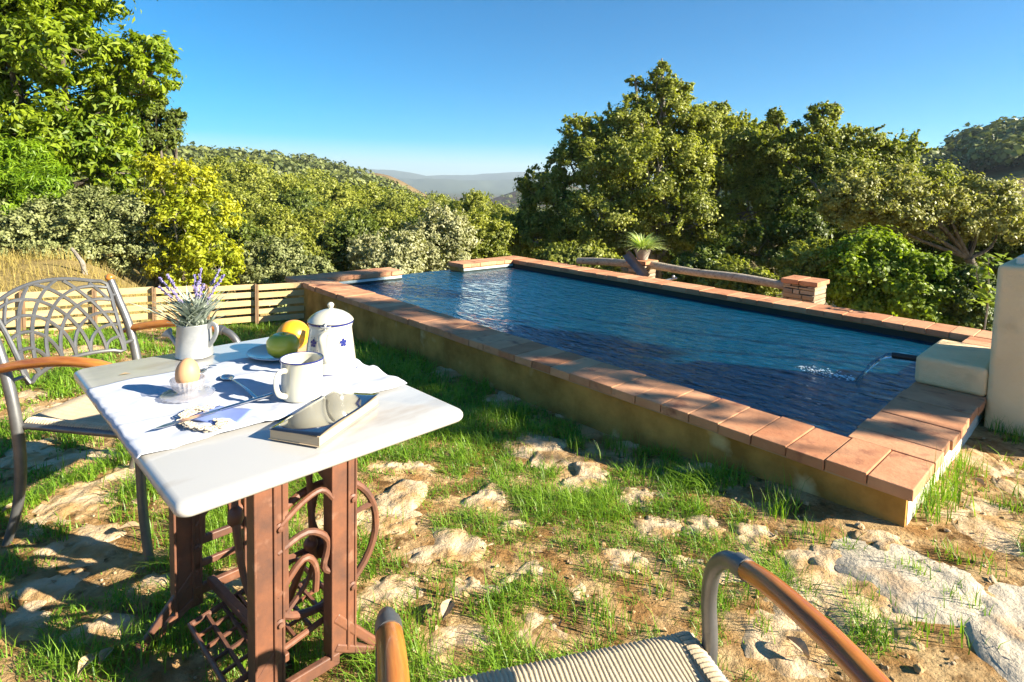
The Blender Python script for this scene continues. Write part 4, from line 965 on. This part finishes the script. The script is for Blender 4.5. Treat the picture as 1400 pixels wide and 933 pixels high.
for (v, ua, ub) in ((vF, .268, .445), (vB, .225, .40)):
    post(ua, v); post(ub, v)
    y = TLc(0, v, 0)[1]
    A = lambda u, z, dy=0.: (TLc(u, 0, 0)[0], y+dy, z)
    mb = MB()
    mb.bar(A(ua+.02, .70), A(ub-.02, .70), .014, .03); (mb.bar(A(ua+.02, .235), A(ub-.02, .235), .014, .022) if v == vB else 0); mb.bar(A(ua+.01, .10), A(ub-.01, .10), .016, .026) if v == vB else mb.bar(A(ua+.01, .055), A(ub-.01, .055), .016, .03); (mb.bar(A(ua+.01, .17), A(ub-.01, .17), .012, .018) if v == vB else 0)
    mb.bar(A(ua+.038, .24), A(ua+.038, .70), .012, .012)
    mb.build('frame_rails', m_iron, table, smooth=False, bevel=.003)
    mb = MB(); um = (ua+ub)/2
    mb.tube([A(ua+.02, .44, -.006), A(ua+.07, .475, -.006), A(um+.03, .49, -.006), A(ub-.03, .46, -.006)], .007, 8); mb.build('scroll_work', m_iron, table); mb = MB()
    mb.tube([A(ua+.02, .38), A(um, .40), A(um+.05, .36), A(um+.04, .30), A(ub-.03, .28)], .008, 8)
    mb.build('scroll_work', m_iron, table); mb = MB()
    mb.tube([A(ua+.02, .28), A(um-.01, .34), A(um+.02, .31), A(um+.02, .25)], .008, 8)
    mb.build('scroll_work', m_iron, table)
    for uu, sg in ((ua, -1), (ub, 1)):
        mb = MB()
        mb.bar(A(uu-.02*sg, .16), A(uu+.10*sg, .022), .016, .022); mb.bar(A(uu-.02*sg, .085), A(uu+.085*sg, .018), .018, .02)
        mb.box(A(uu+.10*sg, 0)[0]-.02, A(uu+.10*sg, 0)[0]+.02, y-.016, y+.016, .0, .022); mb.build('foot', m_iron, table, smooth=False, bevel=.004)
# cross brace between the two end frames
mb = MB(); yF, yB = TLc(0, vF, 0)[1], TLc(0, vB, 0)[1]; X = lambda u: TLc(u, 0, 0)[0]
mb.bar((X(.40), yB, .62), (X(.44), yF+.01, .46), .012, .022); mb.bar((X(.40), yB, .46), (X(.44), yF+.01, .64), .012, .022); mb.bar((X(.41), yB, .54), (X(.43), yF+.01, .55), .012, .02)
mb.build('cross_brace', m_iron, table, smooth=False, bevel=.003)
mb = MB(); mb.bar((X(.28), yB, .115), (X(.31), yF+.01, .115), .02, .02); mb.build('cross_brace', m_iron, table, smooth=False, bevel=.003)
# drive wheel: rim, spokes, hub
wc = (X(.425), yF+.075, .30); mb = MB(); rw = .158
mb.tube([(wc[0]+rw*math.cos(a), wc[1], wc[2]+rw*math.sin(a)) for a in np.linspace(0, 2*math.pi, 40, endpoint=False)], .0095, 8, sub=1, closed=True)
for k in range(5):
    a = k*2*math.pi/5+.35; s0 = (wc[0]+.02*math.cos(a), wc[1], wc[2]+.02*math.sin(a)); mm = (wc[0]+.085*math.cos(a+.18), wc[1], wc[2]+.085*math.sin(a+.18)); mb.tube([s0, mm, (wc[0]+rw*math.cos(a), wc[1], wc[2]+rw*math.sin(a))], [.008, .006, .008], 6)
mb.lathe([(.022, -.02), (.026, -.008), (.026, .008), (.018, .022)], 16, wc, Matrix.Rotation(math.pi/2, 4, 'X')); mb.build('drive_wheel', m_iron, table)
mb = MB(); mb.tube([(wc[0]-.03, wc[1]-.02, wc[2]), (X(.395), yF+.05, .33), (X(.39), yF+.07, .60)], [.008, .009, .007], 8); mb.tube([(X(.385), yF+.06, .31), (X(.37), yF+.16, .10)], .009, 8, sub=1); mb.ball((X(.392), yF+.055, .33), .017, 7); mb.build('pitman_rod', m_iron, table)
mb = MB(); mb.tube([(X(.30), yF+.28, .60), (X(.297), yF+.27, .42), (X(.292), yF+.25, .34), (X(.30), yF+.22, .20), (X(.32), yF+.17, .10)], [.006, .007, .011, .008, .006], 8); mb.ball((X(.293), yF+.255, .35), .019, 7, (1, 1, 1.5)); mb.build('lever', m_iron, table)
# treadle grid
mb = MB(); ty0, ty1 = yF+.05, yB-.10; tx0, tx1 = X(.20), X(.47); tz = lambda x: .085+.05*(x-tx0)/(tx1-tx0)
mb.tube([(tx0, ty0, tz(tx0)), (tx1, ty0, tz(tx1)), (tx1, ty1, tz(tx1)), (tx0, ty1, tz(tx0))], .0085, 8, sub=1, closed=True)
for k in range(1, 7): x = tx0+(tx1-tx0)*k/7; mb.bar((x, ty0, tz(x)), (x, ty1, tz(x)), .007, .01)
for k in range(1, 5): yy = ty0+(ty1-ty0)*k/5; mb.bar((tx0, yy, tz(tx0)), (tx1, yy, tz(tx1)), .006, .008)
mb.build('treadle', m_iron, table, smooth=False)

# ------------------------------------------------------------------ things on the table
Z0 = TZ
def W2(u, v): return TF+g1*u+g2*v
# cloth
def cloth():
    nu, nv = 90, 80; U, Vv = np.meshgrid(np.linspace(-.004, .512, nu), np.linspace(.19, .605, nv), indexing='ij')
    Uj = U+.004*fbm(Vv*40, U*3, 2); Vj = Vv+.012*fbm(U*7, Vv*3+4, 2)*1
    fold = .0016*np.exp(-((Vv-.33)/.006)**2)+.0016*np.exp(-((U-.20)/.005)**2)+.0016*np.exp(-((Vv-.47)/.006)**2)
    wr = np.abs(fbm(U*16, Vv*16, 3))*.009+np.abs(fbm(U*7+3, Vv*9, 2))*.014
    edge = sm(U, .36, .5)*.006*(1+np.sin(Vv*70+9*U))*np.clip(vnoise(U*9, Vv*14), .3, 1)
    Z = .0022+fold+wr+edge
    over = np.clip(-U, 0, 1); Z = Z-over*1.2
    V = np.stack([Uj-TWd/2, Vj-TLn/2, Z], -1).reshape(-1, 3); i = (np.arange(nu-1)*nv)[:, None]+np.arange(nv-1)[None]
    Q = np.stack([i, i+nv, i+nv+1, i+1], -1).reshape(-1, 4)
    me = np_mesh('table_cloth', V, Q, smooth=True); o = link('table_cloth', me, m_cloth, None, (tc[0], tc[1], Z0), TA)
    s = o.modifiers.new('solid', 'SOLIDIFY'); s.thickness = .0012; s.offset = 1
    tag(o, 'white linen runner laid across the marble table top', 'cloth')
cloth()
CZt = Z0+.0045
# enamel coffee pot
p = at(452, 506, Z0); hd = math.atan2(-p[1], -p[0])+R(-12)
root = empty('coffee_pot', (p[0], p[1], CZt), hd); tag(root, 'white enamel coffee pot with blue rim and small blue flowers', 'coffee pot')
mb = MB(); mb.lathe([(.0, .0), (.058, .0), (.0605, .002), (.0605, .006), (.058, .02), (.050, .085), (.0485, .100), (.0505, .108), (.049, .112), (.047, .112), (.046, .10), (.054, .02), (.0, .006)], 48); mb.build('body', m_enamel, root)
mb = MB(); mb.lathe([(.0495, .110), (.0518, .111), (.0518, .1135), (.0495, .1145)], 48); mb.build('blue_rim', m_blue, root)
mb = MB(); mb.lathe([(.0585, -.0005), (.0612, .001), (.0612, .003), (.0585, .0036)], 48); mb.build('blue_rim', m_blue, root)
mb = MB(); mb.lathe([(.0508, .1148), (.0525, .117), (.050, .121), (.043, .128), (.030, .136), (.016, .141), (.007, .143), (.005, .146), (.0075, .150), (.0078, .154), (.004, .158), (0, .159)], 48); mb.build('lid', m_enamel, root)
mb = MB(); mb.tube([(.047, 0, .094), (.066, 0, .100), (.084, 0, .097), (.090, 0, .088), (.085, 0, .070), (.070, 0, .046), (.055, 0, .030)], [.007, .0075, .008, .008, .008, .007, .006], 10, flat=.5, sub=5); mb.build('handle', m_enamel, root)
mb = MB(); mb.tube([(.047, -.01, .112), (.058, -.008, .112), (.058, .008, .112), (.047, .01, .112)], .0022, 6); mb.tube([(.045, 0, .118), (.056, 0, .118), (.058, 0, .106)], .0025, 6); mb.build('lid_hinge', m_zinc, root)
mb = MB(); mb.tube([(-.052, 0, .055), (-.066, 0, .068), (-.072, 0, .092), (-.082, 0, .106)], [.014, .011, .008, .006], 12); mb.build('spout', m_enamel, root)
def decal(mb, ang, z, rr, wdt, n=10):
    rad = .0605-(z-.006)*.128+.0006; V = [(rad*math.cos(ang), rad*math.sin(ang), z)]
    for k in range(n): a = 2*math.pi*k/n; aa = ang+wdt*math.cos(a)*rr/rad; zz = z+rr*math.sin(a); r2 = .0605-(zz-.006)*.128+.0006; V.append((r2*math.cos(aa), r2*math.sin(aa), zz))
    mb.add(V, [(0, 1+k, 1+(k+1) % n) for k in range(n)])
for sc_ in (.78, -.6):
    mb = MB()
    decal(mb, sc_, .072, .0030, 1)
    for k in range(5): a = k*2*math.pi/5+.3; decal(mb, sc_+.0062*math.cos(a)/.055, .072+.0062*math.sin(a), .0036, 1, 12)
    for k in range(9): a = k*.7; q = random.uniform(.011, .019); decal(mb, sc_+q*math.cos(a)/.055, .068+q*math.sin(a), .0011, 1, 6)
    mb.build('blue_flower', m_blue, root)
# mug
p = at(413, 546, Z0); hd = math.atan2(-p[1], -p[0])+R(-48)
root = empty('enamel_mug', (p[0], p[1], CZt), hd); tag(root, 'white enamel mug with dark blue rim standing in front of the coffee pot', 'mug')
mb = MB(); mb.lathe([(0, 0), (.034, 0), (.0385, .003), (.0398, .008), (.0402, .040), (.0405, .078), (.042, .081), (.041, .0825), (.0385, .080), (.0382, .04), (.036, .008), (.0, .005)], 44); mb.build('body', m_enamel, root)
mb = MB(); mb.tube([(.0418*math.cos(a), .0418*math.sin(a), .0815) for a in np.linspace(0, 2*math.pi, 44, endpoint=False)], .0016, 6, sub=1, closed=True); mb.build('blue_rim', m_blue, root)
mb = MB(); mb.tube([(.040, 0, .066), (.054, 0, .067), (.063, 0, .058), (.064, 0, .040), (.058, 0, .024), (.046, 0, .016), (.040, 0, .014)], .0042, 10, flat=1.3, sub=5); mb.build('handle', m_enamel, root)
# plate, orange, green fruit
p = at(384, 489, Z0); mb = MB(); mb.lathe([(0, .0), (.04, .0), (.046, .002), (.066, .007), (.078, .012), (.0785, .0135), (.066, .0095), (.046, .0045), (0, .003)], 56)
root = empty('saucer_plate', (p[0], p[1], CZt)); tag(root, 'small shallow white plate under the orange and the green fruit', 'plate'); mb.build('dish', m_enamel, root)
mb = MB(); mb.tube([(.0785*math.cos(a), .0785*math.sin(a), .0132) for a in np.linspace(0, 2*math.pi, 56, endpoint=False)], .0011, 6, sub=1, closed=True); mb.build('rim', mat('plate_rim', (.45, .5, .6), .2), root)
po = at(401, 483, Z0); mb = MB(); mb.ball((0, 0, .0), .041, 20, (1, 1, .95)); root = empty('orange', (po[0], po[1], CZt+.043)); tag(root, 'ripe orange resting on the plate behind the green fruit', 'orange'); mb.build('peel', m_orange, root)
mb = MB(); mb.ball((-.01, -.0375, .012), .003, 5); mb.build('stem_scar', m_bark, root)
pg = at(387, 493, Z0); mb = MB()
mb.lathe([(.0, -.026), (.012, -.0285), (.024, -.026), (.035, -.016), (.039, -.002), (.038, .012), (.030, .024), (.018, .029), (.008, .027), (0, .023)], 32); mb.tube([(0, 0, .023), (.002, 0, .032)], .0012, 6, sub=1)
tag(mb.build('green_apple', m_green, None, (pg[0], pg[1], CZt+.034)), 'squat olive green apple on the plate in front of the orange', 'apple')
# watering can with lavender
p = at(266, 487, Z0); hd = math.atan2(-p[1], -p[0])
root = empty('watering_can', (p[0], p[1], Z0+.002), math.pi+R(-10)); tag(root, 'small galvanised toy watering can used as a vase at the back of the table', 'watering can')
mb = MB(); mb.lathe([(0, 0), (.042, 0), (.0435, .002), (.0425, .004), (.041, .04), (.0385, .078), (.040, .081), (.0385, .083), (.0365, .081), (.038, .04), (.040, .006), (0, .003)], 40); mb.build('body', m_zinc, root)
mb = MB(); mb.tube([(.038, 0, .012), (.052, 0, .026), (.068, 0, .046)], [.007, .0055, .005], 12); mb.build('spout', m_zinc, root)
mb = MB(); Mx = Matrix.Rotation(R(50), 4, 'Y'); mb.lathe([(.005, 0), (.0075, .006), (.0135, .013), (.0138, .0155), (.0, .0185)], 20, (.066, 0, .044), Mx); mb.build('rose', m_zinc, root)
mb = MB(); mb.tube([(-.037, 0, .074), (-.050, 0, .084), (-.061, 0, .078), (-.062, 0, .062), (-.052, 0, .042), (-.040, 0, .028)], .0034, 8, flat=1.8, sub=5); mb.build('handle', m_zinc, root)
root = empty('lavender_bunch', (p[0], p[1], Z0+.06)); tag(root, 'bunch of grey-leaved lavender with violet spikes standing in the watering can', 'lavender')
mb = MB()
for k in range(150):
    az = random.uniform(0, 6.28); L_ = random.uniform(.045, .105); el = random.uniform(.75, 1.45); d_ = np.array([math.cos(az), math.sin(az), 0]); s_ = np.array([-d_[1], d_[0], 0]); w0 = random.uniform(.0035, .0058); V = []
    q0 = np.array([random.gauss(0, .012), random.gauss(0, .012), random.uniform(0, .035)])
    for j in range(6):
        t = j/5; c = q0+d_*(L_*math.cos(el)*t+.30*L_*t*t)+np.array([0, 0, L_*math.sin(el)*t-.14*L_*t*t]); ww = w0*math.sin(math.pi*(.12+.86*t))
        V += [c-s_*ww, c+np.array([0, 0, -.0012]), c+s_*ww]
    mb.add(V, [(3*j+i, 3*j+i+1, 3*j+i+4, 3*j+i+3) for j in range(5) for i in (0, 1)])
tips = [(-.055, .135), (-.035, .145), (-.02, .10), (.0, .15), (.012, .115), (.028, .12), (.035, .15), (.05, .14), (.06, .145), (-.06, .11), (.02, .09), (-.01, .13)]
for (dx, h) in tips:
    e_ = np.array([dx*1.05, random.uniform(-.03, .03), h*.86]); m1 = e_*.5+np.array([-dx*.15, 0, .01])
    mb.tube([(0, 0, 0), m1, e_], .0011, 5, sub=3)
    dd = (e_-m1); dd /= np.linalg.norm(dd); fl = MB(); fl.tube([e_-dd*.013, e_+dd*.03], .0016, 5, sub=1)
    for j in range(46):
        t = random.random(); c = e_+dd*(t*.042-.012)+np.array([random.gauss(0, .0026), random.gauss(0, .0026), 0])*(1.1-t*.6); fl.ball(c, random.uniform(.0011, .0022), 3, (1, 1, 1.5))
    fl.build('flower_spike', m_lavf, root)
mb.build('leaves', m_lav, root)
# egg in glass cup
p = at(257, 545, Z0)
root = empty('egg_cup', (p[0], p[1], CZt)); tag(root, 'ribbed clear glass egg cup on its own saucer foot', 'egg cup')
mb = MB(); mb.lathe([(0, 0), (.030, .0), (.047, .003), (.050, .006), (.047, .0075), (.028, .005), (.018, .008), (.019, .012), (.027, .020), (.0305, .030), (.032, .037), (.0305, .038), (.0285, .030), (.024, .020), (.012, .014), (0, .013)], 72, rib=.03, nr=24); mb.build('glass_bowl', m_glass, root)
mb = MB(); prof = []
for i in range(19): a = math.pi*i/18; prof.append((max(1e-5, .0225*math.sin(a)*(1-.10*(-math.cos(a)))), -math.cos(a)*.029+(.002 if a > 1.57 else 0)))
mb.lathe(prof, 32); tag(mb.build('egg', m_egg, None, (p[0], p[1], CZt+.048)), 'brown boiled egg standing in the glass egg cup', 'egg')
# cutlery
def spoon(a, b, label, name='spoon', z=.004):
    a = np.array(a); b = np.array(b); d = b-a; L_ = np.linalg.norm(d[:2]); an = math.atan2(d[1], d[0])
    root = empty(name, (a[0], a[1], CZt+z), an); tag(root, label, name)
    mb = MB(); V = []
    for i in range(9):
        t = i/8; x = -.021+.042*t; hw = .0135*math.sin(math.pi*min(.985, max(.015, t)))**.6
        for k in range(7): q = -1+2*k/6; V.append((x, q*hw, .001-.0045*(1-q*q)*math.sin(math.pi*t)+.0016))
    mb.add(V, [(i*7+k, (i+1)*7+k, (i+1)*7+k+1, i*7+k+1) for i in range(8) for k in range(6)]); o = mb.build('bowl', m_steel, root); s = o.modifiers.new('s', 'SOLIDIFY'); s.thickness = .0009
    mb = MB(); mb.tube([(.018, 0, .002), (.03, 0, .004), (L_*.6, 0, .006), (L_, 0, .002)], [.0022, .0021, .0028, .0048], 8, flat=.35); mb.build('handle', m_steel, root)
spoon(at(311, 522, Z0), at(352, 552, Z0), 'small teaspoon lying in the mug shadow on the cloth')
a = at(272, 515, Z0); b = at(294, 499, Z0+.012)
spoon(a, b, 'teaspoon behind the egg cup, handle pointing to the watering can')
a = at(210, 598, Z0); b = at(372, 549, Z0); d = b-a; L_ = np.linalg.norm(d[:2]); an = math.atan2(d[1], d[0])
root = empty('table_knife', (a[0], a[1], CZt+.0095), an); tag(root, 'long silver table knife lying across the blue patch', 'knife')
mb = MB(); V = [(0, 0, 0), (.015, -.006, 0), (L_*.52, -.0065, 0), (L_*.52, .0055, 0), (.02, .0055, 0)]; V += [(x, y, .0012) for x, y, z in V]; mb.add(V, [(4, 3, 2, 1, 0), (5, 6, 7, 8, 9), (0, 1, 6, 5), (1, 2, 7, 6), (2, 3, 8, 7), (3, 4, 9, 8), (4, 0, 5, 9)]); mb.build('blade', m_steel, root, smooth=False)
mb = MB(); mb.tube([(L_*.51, 0, .001), (L_*.56, 0, .001), (L_*.8, 0, .001), (L_, 0, .001)], [.003, .0042, .0048, .006], 10, flat=.5); mb.build('handle', m_steel, root)
# thin flat blue patch on the runner, cream crochet along its edge
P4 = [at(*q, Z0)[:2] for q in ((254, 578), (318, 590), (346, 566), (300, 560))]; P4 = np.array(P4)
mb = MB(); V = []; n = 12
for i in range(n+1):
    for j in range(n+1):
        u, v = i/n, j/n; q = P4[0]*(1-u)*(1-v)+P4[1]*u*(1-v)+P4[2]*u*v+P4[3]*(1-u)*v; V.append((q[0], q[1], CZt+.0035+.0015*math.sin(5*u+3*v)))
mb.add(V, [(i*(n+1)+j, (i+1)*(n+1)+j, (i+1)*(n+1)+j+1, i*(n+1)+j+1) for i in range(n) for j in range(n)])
root = empty('patch', (0, 0, 0)); tag(root, 'flat blue patch with a cream crochet edge under the knife', 'patch'); nb = mb.build('blue_sheet', m_flat_blue, root); s = nb.modifiers.new('s', 'SOLIDIFY'); s.thickness = .002
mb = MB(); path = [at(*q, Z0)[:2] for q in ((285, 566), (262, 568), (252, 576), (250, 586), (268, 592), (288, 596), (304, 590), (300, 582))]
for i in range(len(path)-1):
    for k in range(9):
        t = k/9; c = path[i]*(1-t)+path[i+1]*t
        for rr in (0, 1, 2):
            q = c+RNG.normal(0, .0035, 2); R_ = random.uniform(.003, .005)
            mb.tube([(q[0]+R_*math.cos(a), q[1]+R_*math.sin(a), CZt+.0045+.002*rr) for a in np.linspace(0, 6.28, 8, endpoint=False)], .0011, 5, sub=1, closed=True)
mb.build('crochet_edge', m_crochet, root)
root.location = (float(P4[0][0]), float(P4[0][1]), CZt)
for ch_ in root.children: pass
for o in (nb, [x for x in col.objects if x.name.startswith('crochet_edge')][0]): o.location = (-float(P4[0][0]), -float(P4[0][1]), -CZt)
# book
b1, b2, b3 = at(367, 603, Z0)[:2], at(437, 615, Z0)[:2], at(527, 557, Z0)[:2]
ax = b2-b1; Lx = np.linalg.norm(ax); an = math.atan2(ax[1], ax[0]); Ly = float(np.dot(b3-b2, [-math.sin(an), math.cos(an)]))
root = empty('book', (b1[0], b1[1], Z0+.0035), an); tag(root, 'paperback book with a dark glossy cover lying at the near edge of the table', 'book')
mb = MB(); mb.box(.002, Lx-.002, .002, Ly-.002, .0008, .0165); mb.build('pages', m_paper, root, smooth=False)
mb = MB(); n = 16; V = []
for i in range(n+1):
    for j in range(n+1): u, v = i/n, j/n; V.append((u*Lx, v*Ly, .0172+.0055*(u**3)*v+.002*math.sin(v*7)*u*u+.003*u*u*(1-v)))
mb.add(V, [(i*(n+1)+j, (i+1)*(n+1)+j, (i+1)*(n+1)+j+1, i*(n+1)+j+1) for i in range(n) for j in range(n)]); o = mb.build('cover', m_cover, root); s = o.modifiers.new('s', 'SOLIDIFY'); s.thickness = .0006
mb = MB(); mb.box(0, Lx, 0, Ly, 0, .0007); mb.build('back_cover', m_paper, root, smooth=False)
# small dry leaf on the marble
c = at(171, 513, Z0); mb = MB(); mb.add([(-.012, 0, .001), (0, -.004, .003), (.012, 0, .001), (0, .004, .004)], [(0, 1, 2, 3)]); tag(mb.build('dry_leaf', m_dleaf, None, (c[0], c[1], Z0+.001), .6), 'tiny dry leaf on the bare marble near the back left corner', 'leaf')

# ------------------------------------------------------------------ haze
def haze():
    x0, x1, y0, y1, z0, z1 = -5300, 5300, -5300, 5300, -75, 150
    mb = MB(); mb.box(x0, x1, y0, y1, z0, z1)
    m = bpy.data.materials.new('haze'); m.use_nodes = True; t = m.node_tree; t.nodes.remove(t.nodes['Principled BSDF'])
    pv = t.nodes.new('ShaderNodeVolumePrincipled'); pv.inputs['Color'].default_value = (.72, .85, 1, 1); pv.inputs['Density'].default_value = .00026; pv.inputs['Anisotropy'].default_value = .2
    t.links.new(pv.outputs[0], t.nodes['Material Output'].inputs['Volume'])
    tag(mb.build('haze', m, smooth=False), kind='stuff')
HAZE = True
if HAZE: haze()
